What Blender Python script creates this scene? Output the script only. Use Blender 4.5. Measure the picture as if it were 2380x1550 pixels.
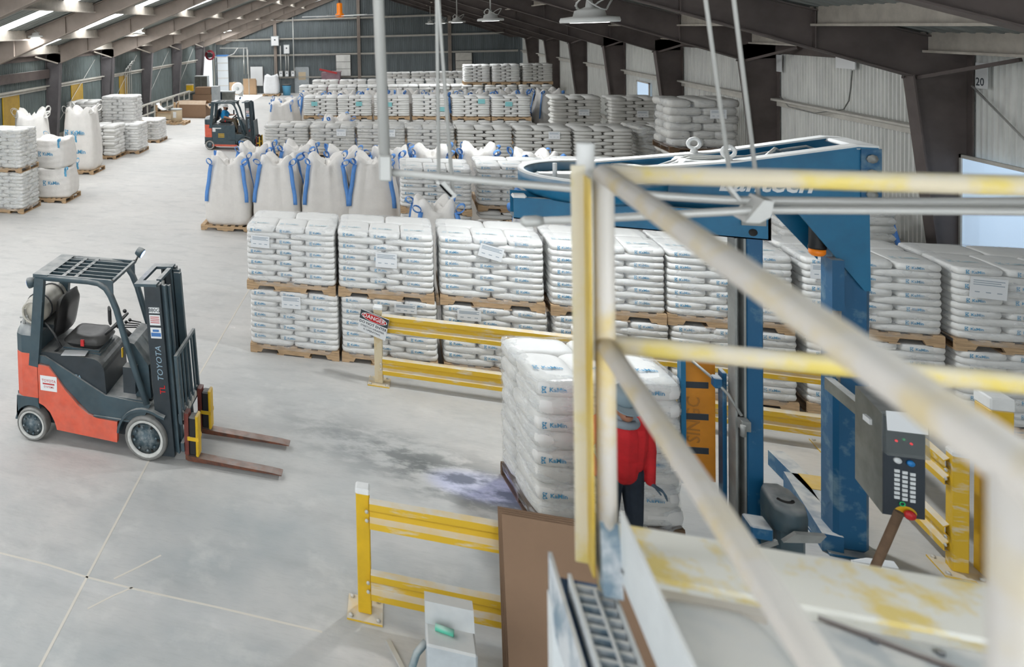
import bpy, math, random
import numpy as np
from mathutils import Vector, Matrix

for _o in list(bpy.data.objects):
    bpy.data.objects.remove(_o, do_unlink=True)
scene = bpy.context.scene
COL = scene.collection
PI = math.pi

# ------------------------------------------------------------------ camera
F_PX, PX, PY, CAM_H = 1700.0, 311.67, 136.77, 4.5628
YAW, PITCH, ROLL = 0.34245, 0.03361, -0.03246
cy, sy = math.cos(YAW), math.sin(YAW)
fwd = Vector((-sy * math.cos(PITCH), cy * math.cos(PITCH), -math.sin(PITCH)))
rgt = Vector((cy, sy, 0.0))
upv = rgt.cross(fwd)
r_ = math.cos(ROLL) * rgt + math.sin(ROLL) * upv
u_ = -math.sin(ROLL) * rgt + math.cos(ROLL) * upv
cam = bpy.data.cameras.new('camera')
cam.sensor_fit = 'HORIZONTAL'
cam.sensor_width = 36.0
cam.lens = F_PX * 36.0 / 2380.0
cam.shift_x = (1190.0 - PX) / 2380.0
cam.shift_y = -(775.0 - PY) / 2380.0
cam.clip_start, cam.clip_end = 0.05, 400
cam.dof.use_dof = True
cam.dof.focus_distance = 10.5
cam.dof.aperture_fstop = 2.0
camo = bpy.data.objects.new('camera', cam)
COL.objects.link(camo)
M4 = Matrix.Identity(4)
for i, a in enumerate((r_, u_, -fwd)):
    for j in range(3):
        M4[j][i] = a[j]
M4.translation = Vector((0, 0, CAM_H))
camo.matrix_world = M4
scene.camera = camo

# ------------------------------------------------------------------ world, sun, exposure
world = bpy.data.worlds.new('world'); scene.world = world
world.use_nodes = True
_bg = world.node_tree.nodes['Background']
_bg.inputs['Color'].default_value = (0.88, 0.94, 1.0, 1)
_bg.inputs['Strength'].default_value = 2.2
sun = bpy.data.lights.new('sun', 'SUN'); sun.energy = 60.0; sun.angle = 0.02; sun.color = (1, 0.97, 0.92)
suno = bpy.data.objects.new('sun', sun); COL.objects.link(suno)
suno.rotation_euler = Vector((0.80, -0.10, -0.60)).to_track_quat('-Z', 'Y').to_euler()
scene.view_settings.view_transform = 'Standard'
scene.view_settings.look = 'None'
scene.view_settings.gamma = 1.0
scene.view_settings.use_curve_mapping = False
scene.view_settings.exposure = 0.1
cyc = scene.cycles
cyc.max_bounces = 5; cyc.diffuse_bounces = 3; cyc.glossy_bounces = 2; cyc.transmission_bounces = 2; cyc.transparent_max_bounces = 6
cyc.caustics_reflective = False; cyc.caustics_refractive = False; cyc.sample_clamp_indirect = 8.0
cyc.use_adaptive_sampling = True; cyc.adaptive_threshold = 0.08; cyc.adaptive_min_samples = 16; cyc.use_light_tree = False; cyc.use_denoising = True
SKY_E = 7.5      # daylight coming through the translucent roof panels
LAMP_W = 110.0   # each high-bay lamp

# ------------------------------------------------------------------ materials
def S(r, g, b):
    return tuple(((c / 255.0) / 12.92 if c / 255.0 <= 0.04045 else ((c / 255.0 + 0.055) / 1.055) ** 2.4) for c in (r, g, b))

DUST = S(214, 212, 206)
MATS = {}
def mat(name, col, rough=0.6, metal=0.0, var=0.0, vscale=3.0, col2=None, dust=0.0, bump=0.0, bscale=40.0,
        emit=0.0, spec=0.5, alpha=1.0, stretch=(1, 1, 1), lo=0.4, hi=0.65, dust_side=0.0):
    m = bpy.data.materials.new(name); m.use_nodes = True
    nt = m.node_tree; N = nt.nodes; Lk = nt.links
    b = N['Principled BSDF']
    b.inputs['Roughness'].default_value = rough
    b.inputs['Metallic'].default_value = metal
    b.inputs['Specular IOR Level'].default_value = spec
    b.inputs['Base Color'].default_value = (*col, 1)
    geo = None
    def geom():
        nonlocal geo
        if geo is None:
            geo = N.new('ShaderNodeNewGeometry')
        return geo
    cur = None
    if var > 0 or col2 is not None:
        mp = N.new('ShaderNodeMapping'); mp.inputs['Scale'].default_value = stretch
        Lk.new(geom().outputs['Position'], mp.inputs['Vector'])
        nz = N.new('ShaderNodeTexNoise'); nz.inputs['Scale'].default_value = vscale
        nz.inputs['Detail'].default_value = 4; nz.inputs['Roughness'].default_value = 0.62
        Lk.new(mp.outputs[0], nz.inputs['Vector'])
        mr = N.new('ShaderNodeMapRange'); mr.inputs[1].default_value = lo; mr.inputs[2].default_value = hi
        Lk.new(nz.outputs['Fac'], mr.inputs[0])
        mx = N.new('ShaderNodeMix'); mx.data_type = 'RGBA'
        c2 = col2 if col2 is not None else tuple(c * (1 - var) for c in col)
        mx.inputs[6].default_value = (*col, 1); mx.inputs[7].default_value = (*c2, 1)
        Lk.new(mr.outputs[0], mx.inputs[0])
        cur = mx.outputs[2]
    if dust > 0 or dust_side > 0:
        sp = N.new('ShaderNodeSeparateXYZ'); Lk.new(geom().outputs['Normal'], sp.inputs[0])
        mr = N.new('ShaderNodeMapRange'); mr.inputs[1].default_value = 0.25; mr.inputs[2].default_value = 0.85
        mr.inputs[3].default_value = dust_side; mr.inputs[4].default_value = dust
        Lk.new(sp.outputs[2], mr.inputs[0])
        nz = N.new('ShaderNodeTexNoise'); nz.inputs['Scale'].default_value = 9; nz.inputs['Detail'].default_value = 2
        Lk.new(geom().outputs['Position'], nz.inputs['Vector'])
        mn = N.new('ShaderNodeMapRange'); mn.inputs[1].default_value = 0.3; mn.inputs[2].default_value = 0.6
        mn.inputs[3].default_value = 0.55
        Lk.new(nz.outputs['Fac'], mn.inputs[0])
        ml = N.new('ShaderNodeMath'); ml.operation = 'MULTIPLY'
        Lk.new(mr.outputs[0], ml.inputs[0]); Lk.new(mn.outputs[0], ml.inputs[1])
        mx = N.new('ShaderNodeMix'); mx.data_type = 'RGBA'
        mx.inputs[6].default_value = (*col, 1); mx.inputs[7].default_value = (*DUST, 1)
        if cur is not None: Lk.new(cur, mx.inputs[6])
        Lk.new(ml.outputs[0], mx.inputs[0])
        cur = mx.outputs[2]
    if cur is not None: Lk.new(cur, b.inputs['Base Color'])
    if bump > 0:
        nz = N.new('ShaderNodeTexNoise'); nz.inputs['Scale'].default_value = bscale; nz.inputs['Detail'].default_value = 4
        Lk.new(geom().outputs['Position'], nz.inputs['Vector'])
        bp = N.new('ShaderNodeBump'); bp.inputs['Strength'].default_value = bump; bp.inputs['Distance'].default_value = 0.02
        Lk.new(nz.outputs['Fac'], bp.inputs['Height']); Lk.new(bp.outputs[0], b.inputs['Normal'])
    if emit > 0:
        b.inputs['Emission Color'].default_value = (*col, 1); b.inputs['Emission Strength'].default_value = emit
    if alpha < 1: b.inputs['Alpha'].default_value = alpha
    MATS[name] = m
    return m

def film(name, lo, hi, scale=6.0, tint=(1, 1, 1)):
    """clear stretch film: mostly see-through, glossy where it is taut or folded"""
    m = bpy.data.materials.new(name); m.use_nodes = True
    nt = m.node_tree; N = nt.nodes; Lk = nt.links
    for n in list(N): N.remove(n)
    out = N.new('ShaderNodeOutputMaterial'); mixs = N.new('ShaderNodeMixShader')
    tr = N.new('ShaderNodeBsdfTransparent'); tr.inputs[0].default_value = (*tint, 1)
    pr = N.new('ShaderNodeBsdfPrincipled'); pr.inputs['Base Color'].default_value = (0.9, 0.92, 0.93, 1)
    pr.inputs['Roughness'].default_value = 0.11; pr.inputs['Specular IOR Level'].default_value = 0.9
    g = N.new('ShaderNodeNewGeometry'); mp = N.new('ShaderNodeMapping'); mp.inputs['Scale'].default_value = (1, 1, 3.2)
    Lk.new(g.outputs['Position'], mp.inputs[0])
    nz = N.new('ShaderNodeTexNoise'); nz.inputs['Scale'].default_value = scale; nz.inputs['Detail'].default_value = 5
    Lk.new(mp.outputs[0], nz.inputs['Vector'])
    mr = N.new('ShaderNodeMapRange'); mr.inputs[1].default_value = 0.42; mr.inputs[2].default_value = 0.72
    mr.inputs[3].default_value = lo; mr.inputs[4].default_value = hi
    Lk.new(nz.outputs['Fac'], mr.inputs[0]); Lk.new(mr.outputs[0], mixs.inputs[0])
    bp = N.new('ShaderNodeBump'); bp.inputs['Strength'].default_value = 0.7; bp.inputs['Distance'].default_value = 0.03
    Lk.new(nz.outputs['Fac'], bp.inputs['Height']); Lk.new(bp.outputs[0], pr.inputs['Normal'])
    Lk.new(tr.outputs[0], mixs.inputs[1]); Lk.new(pr.outputs[0], mixs.inputs[2]); Lk.new(mixs.outputs[0], out.inputs[0])
    MATS[name] = m
    return m

mat('bag', S(236, 235, 231), 0.55, var=0.05, vscale=7)
mat('bag_grey', S(214, 212, 206), 0.6, var=0.07, vscale=7)
mat('logo', S(84, 158, 198), 0.6)
mat('logo_pale', S(190, 214, 222), 0.6)
mat('paper', S(238, 240, 241), 0.5)
mat('print', S(165, 176, 186), 0.6)
mat('cyan_paper', S(140, 206, 208), 0.6)
mat('wood', S(204, 172, 134), 0.75, var=0.35, vscale=9, stretch=(.6, 2, 6), bump=.15)
mat('wood_dark', S(112, 88, 66), 0.8, var=0.3, vscale=9)
mat('void', S(40, 38, 36), 0.9)
mat('black', S(22, 23, 25), 0.55, dust=.3)
mat('fibc', S(236, 232, 226), 0.7, var=0.05, vscale=5, bump=.25, bscale=30)
mat('fibc_white', S(244, 245, 246), 0.7, var=0.04, vscale=5, bump=.3, bscale=22)
mat('strap', S(98, 154, 224), 0.6, var=.12, vscale=6)
mat('strap_pale', S(104, 178, 216), 0.6)
mat('strap_white', S(226, 224, 218), 0.7)
mat('steel_col', S(108, 104, 105), 0.7, var=.25, vscale=1.4, dust=.6)
mat('steel_brown', S(142, 130, 120), 0.7, var=.24, vscale=1.2, dust=.75)
mat('steel_dark', S(100, 90, 86), 0.7, var=.3, vscale=1.6, dust=.6)
mat('purlin', S(196, 188, 176), 0.7, var=.2, vscale=4, dust=.4)
mat('roof_sheet', S(138, 142, 138), 0.5, metal=.1, var=.25, vscale=1.5, stretch=(.4, 3, 1))
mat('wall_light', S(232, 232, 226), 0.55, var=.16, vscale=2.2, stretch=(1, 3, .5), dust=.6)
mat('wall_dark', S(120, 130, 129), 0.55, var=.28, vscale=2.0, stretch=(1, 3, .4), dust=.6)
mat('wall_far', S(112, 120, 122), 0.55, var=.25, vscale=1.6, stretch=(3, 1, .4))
mat('girt', S(204, 200, 190), 0.7, var=.15, vscale=4, dust=.5)
mat('skylight', S(250, 252, 255), 0.5, emit=SKY_E)
mat('yellow_panel', S(186, 152, 70), 0.5, var=.2, vscale=3, dust=.3)
mat('conduit', S(196, 196, 192), 0.45, metal=.3, dust=.5)
mat('box_grey', S(176, 182, 184), 0.5, var=.15, vscale=6, dust=.5)
mat('orange', S(228, 84, 46), 0.45, var=.18, vscale=6, dust=.55, dust_side=.10)
mat('truck', S(44, 70, 80), 0.42, var=.25, vscale=5, dust=.62, dust_side=.05)
mat('truck_black', S(26, 40, 48), 0.36, var=.25, vscale=6, dust=.5, dust_side=.03)
mat('seat', S(28, 27, 27), 0.32, dust=.12)
mat('rubber', S(98, 98, 94), 0.8, var=.25, vscale=14, dust=.5, dust_side=.2)
mat('rim', S(78, 96, 104), 0.5, col2=S(150, 156, 156), vscale=16, lo=.45, hi=.7)
mat('rim_dust', S(206, 206, 200), 0.7, var=.15, vscale=14)
mat('fork', S(128, 78, 56), 0.45, metal=.35, col2=S(84, 62, 54), vscale=11, dust=.35)
mat('fork_red', S(120, 56, 46), 0.5, var=.3, vscale=8, dust=.2)
mat('tank', S(196, 190, 176), 0.4, metal=.15, var=.2, vscale=6, dust=.3)
mat('white', S(232, 233, 232), 0.5)
mat('white_dust', S(236, 236, 233), 0.8, var=.06, vscale=8)
mat('red', S(196, 34, 36), 0.4)
mat('yellow', S(222, 180, 44), 0.5, col2=S(214, 206, 190), vscale=7, lo=.55, hi=.72, dust=.85, stretch=(.5, 1, 2))
mat('yellow_clean', S(224, 180, 30), 0.45, var=.12, vscale=6, dust=.35)
mat('yellow_dusty', S(220, 205, 172), 0.6, col2=S(196, 160, 76), vscale=5, lo=.52, hi=.75, dust=.9)
mat('rail', S(198, 186, 158), 0.5, col2=S(206, 184, 84), vscale=5.5, lo=.46, hi=.62, dust=.6, dust_side=.08)
mat('rail_white', S(210, 203, 194), 0.55, col2=S(208, 184, 118), vscale=6, lo=.46, hi=.66, dust=.6, dust_side=.1)
mat('post_yellow', S(186, 156, 56), 0.55, col2=S(196, 176, 110), vscale=5, dust=.5)
mat('post_pale', S(212, 204, 182), 0.6, col2=S(208, 192, 122), vscale=6, lo=.52, hi=.68, dust=.6)
mat('deck', S(228, 226, 216), 0.7, col2=S(226, 204, 130), vscale=7, lo=.5, hi=.64)
mat('deck_blue', S(120, 142, 156), 0.6, col2=S(206, 210, 212), vscale=9, lo=.42, hi=.6, dust=.9)
mat('deck_plain', S(214, 218, 218), 0.7, var=.1, vscale=5, dust=.6)
mat('machine', S(6, 106, 146), 0.42, var=.2, vscale=4, dust=.98, dust_side=.0)
mat('machine_worn', S(10, 84, 124), 0.45, col2=S(120, 148, 160), vscale=4.2, lo=.52, hi=.74, dust=.9)
mat('machine_grey', S(150, 152, 148), 0.5, metal=.2, var=.25, vscale=5, dust=.6)
mat('orange_panel', S(214, 138, 32), 0.45, var=.15, vscale=4)
mat('panel_dark', S(44, 52, 60), 0.45, dust=.5)
mat('panel_steel', S(120, 122, 116), 0.5, metal=.25, var=.3, vscale=5, dust=.7)
mat('clear', S(150, 156, 154), 0.15, alpha=.30)
mat('cardboard', S(140, 112, 88), 0.8, var=.06, vscale=5)
mat('cardboard_light', S(176, 148, 118), 0.8, var=.1, vscale=5, dust=.3)
mat('kraft', S(206, 188, 158), 0.8, dust=.3)
mat('amber', S(220, 120, 24), 0.3, emit=.25)
mat('lamp_body', S(214, 214, 210), 0.5, dust=.6)
mat('lamp_lens', S(255, 255, 255), 0.3, emit=6.0)
mat('blue_lamp', S(120, 160, 255), 0.3, emit=6.0)
mat('hose', S(112, 134, 140), 0.6, var=.3, vscale=20, dust=.6)
mat('green', S(92, 190, 160), 0.5, dust=.5)
mat('grey_box', S(190, 196, 198), 0.6, var=.14, vscale=7, dust=.9)
mat('skin', S(150, 104, 80), 0.55)
mat('skin_light', S(186, 136, 112), 0.55)
mat('shirt_red', S(196, 26, 34), 0.8, var=.2, vscale=9)
mat('shirt_blue', S(24, 140, 200), 0.8, var=.15, vscale=9)
mat('jeans', S(34, 46, 60), 0.85, var=.25, vscale=12)
mat('trousers', S(110, 100, 84), 0.85, var=.25, vscale=12)
mat('hood_grey', S(132, 142, 150), 0.85, var=.15, vscale=10)
mat('cap_grey', S(120, 138, 146), 0.6, dust=.2)
mat('glove', S(70, 92, 108), 0.7)
mat('beard', S(34, 26, 22), 0.8)
mat('boot', S(120, 104, 82), 0.8)
mat('green_led', S(40, 170, 100), 0.4, emit=.12)
mat('red_led', S(230, 40, 50), 0.4, emit=.8)
mat('blue_button', S(40, 130, 200), 0.4)
mat('key_white', S(222, 226, 226), 0.5)
mat('dark_print', S(52, 60, 66), 0.6)
mat('red_print', S(190, 60, 60), 0.6)
mat('blue_print', S(70, 120, 180), 0.6)
mat('mast_label', S(150, 176, 190), 0.6)
mat('opening_white', S(244, 248, 252), 0.6)
mat('door_leaf', S(222, 228, 232), 0.5)
mat('red_container', S(150, 120, 128), 0.6, var=.2, vscale=4, dust=.3)
mat('joint', S(214, 208, 196), 0.8)
mat('window_glass', S(196, 220, 244), 0.12, emit=.55)
film('film', 0.10, 0.36)
film('film_heavy', 0.10, 0.60, 5.0, (.96, .96, .95))

def floor_material():
    m = bpy.data.materials.new('concrete'); m.use_nodes = True
    nt = m.node_tree; N = nt.nodes; Lk = nt.links; b = N['Principled BSDF']
    g = N.new('ShaderNodeNewGeometry')
    def noise(scale, detail, st=(1, 1, 1), rot=0.0, rough=.62):
        mp = N.new('ShaderNodeMapping'); mp.inputs['Scale'].default_value = st; mp.inputs['Rotation'].default_value = (0, 0, rot)
        Lk.new(g.outputs['Position'], mp.inputs[0])
        n = N.new('ShaderNodeTexNoise'); n.inputs['Scale'].default_value = scale; n.inputs['Detail'].default_value = detail
        n.inputs['Roughness'].default_value = rough
        Lk.new(mp.outputs[0], n.inputs['Vector']); return n.outputs['Fac']
    def rng(x, a, bb, c=0., d=1.):
        r = N.new('ShaderNodeMapRange'); r.inputs[1].default_value = a; r.inputs[2].default_value = bb
        r.inputs[3].default_value = c; r.inputs[4].default_value = d; Lk.new(x, r.inputs[0]); return r.outputs[0]
    def mix(f, a, bb):
        x = N.new('ShaderNodeMix'); x.data_type = 'RGBA'
        for i, v in ((6, a), (7, bb)):
            if isinstance(v, tuple): x.inputs[i].default_value = (*v, 1)
            else: Lk.new(v, x.inputs[i])
        Lk.new(f, x.inputs[0]); return x.outputs[2]
    def math_(op, a, bb):
        x = N.new('ShaderNodeMath'); x.operation = op
        for i, v in ((0, a), (1, bb)):
            if isinstance(v, float): x.inputs[i].default_value = v
            else: Lk.new(v, x.inputs[i])
        return x.outputs[0]
    dusty = S(208, 205, 200); bare = S(168, 173, 173); dark = S(100, 104, 104)
    c = mix(rng(noise(0.35, 5), .35, .62), bare, dusty)
    # floor shading by position painted in: more of the dust tone further back
    sp = N.new('ShaderNodeSeparateXYZ'); Lk.new(g.outputs['Position'], sp.inputs[0])
    far = rng(sp.outputs[1], 6.5, 11.5)
    c = mix(math_('MULTIPLY', far, .75), c, dusty)
    c = mix(math_('MULTIPLY', rng(noise(1.6, 7, (1, 2.5, 1), .35), .5, .72), .40), c, S(158, 160, 158))
    c = mix(math_('MULTIPLY', rng(noise(9, 6, (1, 5, 1), .2), .5, .75), .22), c, S(150, 152, 150))
    c = mix(math_('MULTIPLY', rng(noise(2.2, 7), .55, .72), .5), c, S(216, 215, 210))
    # worn dark track towards the wrapping station, with its own ragged outline
    dx = math_('SUBTRACT', sp.outputs[0], 0.27); dy = math_('SUBTRACT', sp.outputs[1], 7.9)
    tr = math_('ADD', math_('MULTIPLY', dy, 1.0), math_('MULTIPLY', dx, 0.38))
    band = rng(math_('ABSOLUTE', tr, 0.0), 0.10, 0.70, 1., 0.)
    ext = math_('MULTIPLY', rng(sp.outputs[0], -1.7, 0.2), rng(sp.outputs[0], 1.4, 2.4, 1., 0.))
    rag = rng(noise(2.6, 6, (1, 1.8, 1), -.25), .42, .56)
    c = mix(math_('MULTIPLY', math_('MULTIPLY', math_('MULTIPLY', band, ext), rag), .85), c, dark)
    Lk.new(c, b.inputs['Base Color'])
    b.inputs['Roughness'].default_value = 0.62; b.inputs['Specular IOR Level'].default_value = .35
    bp = N.new('ShaderNodeBump'); bp.inputs['Strength'].default_value = .12; bp.inputs['Distance'].default_value = .02
    Lk.new(noise(14, 6), bp.inputs['Height']); Lk.new(bp.outputs[0], b.inputs['Normal'])
    MATS['concrete'] = m
floor_material()

# ------------------------------------------------------------------ geometry helpers
def V(*a): return Vector(a)

class MB:
    def __init__(s):
        s.v = []; s.f = []; s.m = []; s.sm = []
    def _add(s, vs, fs, m=0, smooth=False):
        o = len(s.v); s.v += [tuple(p) for p in vs]
        for f in fs:
            s.f.append(tuple(i + o for i in f)); s.m.append(m); s.sm.append(smooth)
        return s
    def bx(s, x0, x1, y0, y1, z0, z1, m=0):
        vs = [(x, y, z) for z in (z0, z1) for y in (y0, y1) for x in (x0, x1)]
        return s._add(vs, [(0, 2, 3, 1), (4, 5, 7, 6), (0, 1, 5, 4), (2, 6, 7, 3), (0, 4, 6, 2), (1, 3, 7, 5)], m)
    def bev(s, x0, x1, y0, y1, z0, z1, r=0.01, m=0, smooth=False):
        """box with chamfered edges"""
        xs, ys, zs = (x0, x1), (y0, y1), (z0, z1)
        vs = []; idx = {}
        for ix in (0, 1):
            for iy in (0, 1):
                for iz in (0, 1):
                    sx, sy_, sz = (1, -1)[ix], (1, -1)[iy], (1, -1)[iz]
                    X, Y, Z = xs[ix], ys[iy], zs[iz]
                    idx[(ix, iy, iz, 'x')] = len(vs); vs.append((X, Y + sy_ * r, Z + sz * r))
                    idx[(ix, iy, iz, 'y')] = len(vs); vs.append((X + sx * r, Y, Z + sz * r))
                    idx[(ix, iy, iz, 'z')] = len(vs); vs.append((X + sx * r, Y + sy_ * r, Z))
        fs = []
        g = lambda a, b_, c, d: idx[(a, b_, c, d)]
        for i in (0, 1):
            q = [g(i, 0, 0, 'x'), g(i, 1, 0, 'x'), g(i, 1, 1, 'x'), g(i, 0, 1, 'x')]; fs.append(q if i else q[::-1])
            q = [g(0, i, 0, 'y'), g(1, i, 0, 'y'), g(1, i, 1, 'y'), g(0, i, 1, 'y')]; fs.append(q[::-1] if i else q)
            q = [g(0, 0, i, 'z'), g(1, 0, i, 'z'), g(1, 1, i, 'z'), g(0, 1, i, 'z')]; fs.append(q if i else q[::-1])
        for i in (0, 1):
            for j in (0, 1):
                q = [g(i, j, 0, 'x'), g(i, j, 1, 'x'), g(i, j, 1, 'y'), g(i, j, 0, 'y')]; fs.append(q if (i ^ j) == 0 else q[::-1])
                q = [g(i, 0, j, 'x'), g(i, 0, j, 'z'), g(i, 1, j, 'z'), g(i, 1, j, 'x')]; fs.append(q if (i ^ j) else q[::-1])
                q = [g(0, i, j, 'y'), g(1, i, j, 'y'), g(1, i, j, 'z'), g(0, i, j, 'z')]; fs.append(q if (i ^ j) else q[::-1])
        for i in (0, 1):
            for j in (0, 1):
                for k in (0, 1):
                    t = [g(i, j, k, 'x'), g(i, j, k, 'y'), g(i, j, k, 'z')]; fs.append(t if (i + j + k) % 2 else t[::-1])
        return s._add(vs, fs, m, smooth)
    def bar(s, p, q, w, h, m=0, up=(0, 0, 1)):
        p, q = Vector(p), Vector(q); d = (q - p).normalized(); u = Vector(up)
        if abs(d.dot(u)) > .98: u = Vector((0, 1, 0)) if abs(d.y) < .9 else Vector((1, 0, 0))
        a = d.cross(u).normalized(); b_ = a.cross(d)
        a *= w / 2; b_ *= h / 2
        vs = [p - a - b_, p + a - b_, p + a + b_, p - a + b_, q - a - b_, q + a - b_, q + a + b_, q - a + b_]
        return s._add(vs, [(0, 3, 2, 1), (4, 5, 6, 7), (0, 1, 5, 4), (1, 2, 6, 5), (2, 3, 7, 6), (3, 0, 4, 7)][::1], m)
    def tube(s, p, q, r, n=12, r2=None, m=0, caps=True, smooth=True):
        return s.path([p, q], r, n, m, caps, smooth, radii=None if r2 is None else [r, r2])
    def path(s, pts, r, n=8, m=0, caps=True, smooth=True, radii=None):
        pts = [Vector(p) for p in pts]; L = len(pts); rings = []
        t0 = (pts[1] - pts[0]).normalized()
        u = Vector((0, 0, 1)) if abs(t0.z) < .95 else Vector((1, 0, 0))
        nrm = t0.cross(u).normalized()
        vs = []
        for i, p in enumerate(pts):
            t = (pts[min(i + 1, L - 1)] - pts[max(i - 1, 0)]).normalized()
            nrm = (nrm - t * nrm.dot(t)).normalized(); b_ = t.cross(nrm)
            R = radii[i] if radii else r
            for k in range(n):
                a = 2 * PI * k / n
                vs.append(p + nrm * (R * math.cos(a)) + b_ * (R * math.sin(a)))
        fs = [(i * n + k, i * n + (k + 1) % n, (i + 1) * n + (k + 1) % n, (i + 1) * n + k) for i in range(L - 1) for k in range(n)]
        s._add(vs, fs, m, smooth)
        if caps:
            o = len(s.v) - len(vs)
            s.f.append(tuple(o + k for k in range(n))[::-1]); s.m.append(m); s.sm.append(False)
            s.f.append(tuple(o + (L - 1) * n + k for k in range(n))); s.m.append(m); s.sm.append(False)
        return s
    def ribbon(s, pts, w, side, t=0.004, m=0):
        """flat strap following pts; side = width direction (vector or list)"""
        pts = [Vector(p) for p in pts]; L = len(pts); vs = []
        for i, p in enumerate(pts):
            tg = (pts[min(i + 1, L - 1)] - pts[max(i - 1, 0)]).normalized()
            sd = Vector(side[i] if isinstance(side, list) else side); sd = (sd - tg * sd.dot(tg)).normalized()
            nn = tg.cross(sd) * (t / 2); sd = sd * (w / 2)
            vs += [p - sd - nn, p + sd - nn, p + sd + nn, p - sd + nn]
        fs = [(i * 4 + k, i * 4 + (k + 1) % 4, i * 4 + 4 + (k + 1) % 4, i * 4 + 4 + k) for i in range(L - 1) for k in range(4)]
        fs += [(3, 2, 1, 0), tuple((L - 1) * 4 + k for k in range(4))]
        return s._add(vs, fs, m, True)
    def prism(s, poly, axis, a0, a1, m=0, smooth=False):
        """poly in the two other axes (x,z for 'y'; y,z for 'x'; x,y for 'z')"""
        def P(p, a): return {'y': (p[0], a, p[1]), 'x': (a, p[0], p[1]), 'z': (p[0], p[1], a)}[axis]
        n = len(poly); vs = [P(p, a0) for p in poly] + [P(p, a1) for p in poly]
        area = sum(poly[i][0] * poly[(i + 1) % n][1] - poly[(i + 1) % n][0] * poly[i][1] for i in range(n))
        flip = (area > 0) ^ (axis == 'y') ^ (a1 < a0)
        c0 = tuple(range(n)); c1 = tuple(range(n, 2 * n))
        caps = [c0[::-1], c1] if flip else [c0, c1[::-1]]
        sides = [((i, (i + 1) % n, n + (i + 1) % n, n + i) if flip else (i, n + i, n + (i + 1) % n, (i + 1) % n)) for i in range(n)]
        s._add(vs, caps, m, False)
        o = len(s.v) - 2 * n
        for q in sides:
            s.f.append(tuple(o + i for i in q)); s.m.append(m); s.sm.append(smooth)
        return s
    def lathe(s, prof, c=(0, 0, 0), n=24, axis='z', m=0, smooth=True, caps=True):
        c = Vector(c); vs = []
        for (r, h) in prof:
            for k in range(n):
                a = 2 * PI * k / n; x, y = r * math.cos(a), r * math.sin(a)
                p = {'z': (x, y, h), 'y': (x, h, -y), 'x': (h, x, y)}[axis]
                vs.append(c + Vector(p))
        L = len(prof)
        fs = [(i * n + k, i * n + (k + 1) % n, (i + 1) * n + (k + 1) % n, (i + 1) * n + k) for i in range(L - 1) for k in range(n)]
        s._add(vs, fs, m, smooth)
        o = len(s.v) - len(vs)
        if caps and prof[0][0] > 1e-4: s.f.append(tuple(o + k for k in range(n))[::-1]); s.m.append(m); s.sm.append(False)
        if caps and prof[-1][0] > 1e-4: s.f.append(tuple(o + (L - 1) * n + k for k in range(n))); s.m.append(m); s.sm.append(False)
        return s
    def ball(s, c, r, n=12, k=8, m=0):
        rx, ry, rz = (r, r, r) if not isinstance(r, tuple) else r
        vs = []; fs = []
        for i in range(k + 1):
            th = PI * i / k
            for j in range(n):
                ph = 2 * PI * j / n
                vs.append((c[0] + rx * math.sin(th) * math.cos(ph), c[1] + ry * math.sin(th) * math.sin(ph), c[2] + rz * math.cos(th)))
        for i in range(k):
            for j in range(n):
                fs.append((i * n + j, (i + 1) * n + j, (i + 1) * n + (j + 1) % n, i * n + (j + 1) % n))
        return s._add(vs, fs, m, True)
    def torus(s, c, R, r, axis='z', n=24, k=8, m=0, a0=0., a1=2 * PI):
        pts = []
        full = abs(a1 - a0 - 2 * PI) < 1e-6
        for i in range(n + 1):
            a = a0 + (a1 - a0) * i / n; x, y = R * math.cos(a), R * math.sin(a)
            d = {'z': (x, y, 0), 'y': (x, 0, y), 'x': (0, x, y)}[axis]
            pts.append(Vector(c) + Vector(d))
        return s.path(pts, r, k, m, not full)
    def geo(s, verts, faces, o, u, v, m=0, size=1.0, lift=None):
        o, u, v = Vector(o), Vector(u), Vector(v)
        return s._add([o + u * (p[0] * size) + v * (p[1] * size) for p in verts], faces, m)
    def xf(s, M):
        s.v = [tuple(M @ Vector(p)) for p in s.v]; return s
    def mesh(s, name, mats):
        me = bpy.data.meshes.new(name)
        me.from_pydata(s.v, [], s.f)
        for mm in (mats if isinstance(mats, (list, tuple)) else [mats]): me.materials.append(MATS[mm])
        me.polygons.foreach_set('material_index', s.m)
        me.polygons.foreach_set('use_smooth', s.sm)
        me.update()
        return me
    def build(s, name, mats, parent=None, loc=None, rz=None):
        return put(name, s.mesh(name, mats), parent, loc, rz)

def put(name, me, parent=None, loc=None, rz=None):
    o = bpy.data.objects.new(name, me); COL.objects.link(o)
    if parent is not None: o.parent = parent
    if loc is not None: o.location = loc
    if rz is not None: o.rotation_euler = (0, 0, rz)
    return o
def tag(o, label=None, cat=None, group=None, kind=None):
    if label: o['label'] = label
    if cat: o['category'] = cat
    if group: o['group'] = group
    if kind: o['kind'] = kind
    return o
def thing(name, label, cat, loc=(0, 0, 0), rz=0.0, group=None):
    return tag(put(name, None, None, loc, rz), label, cat, group)
def struct(name, me):
    return tag(put(name, me), kind='structure')

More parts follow.
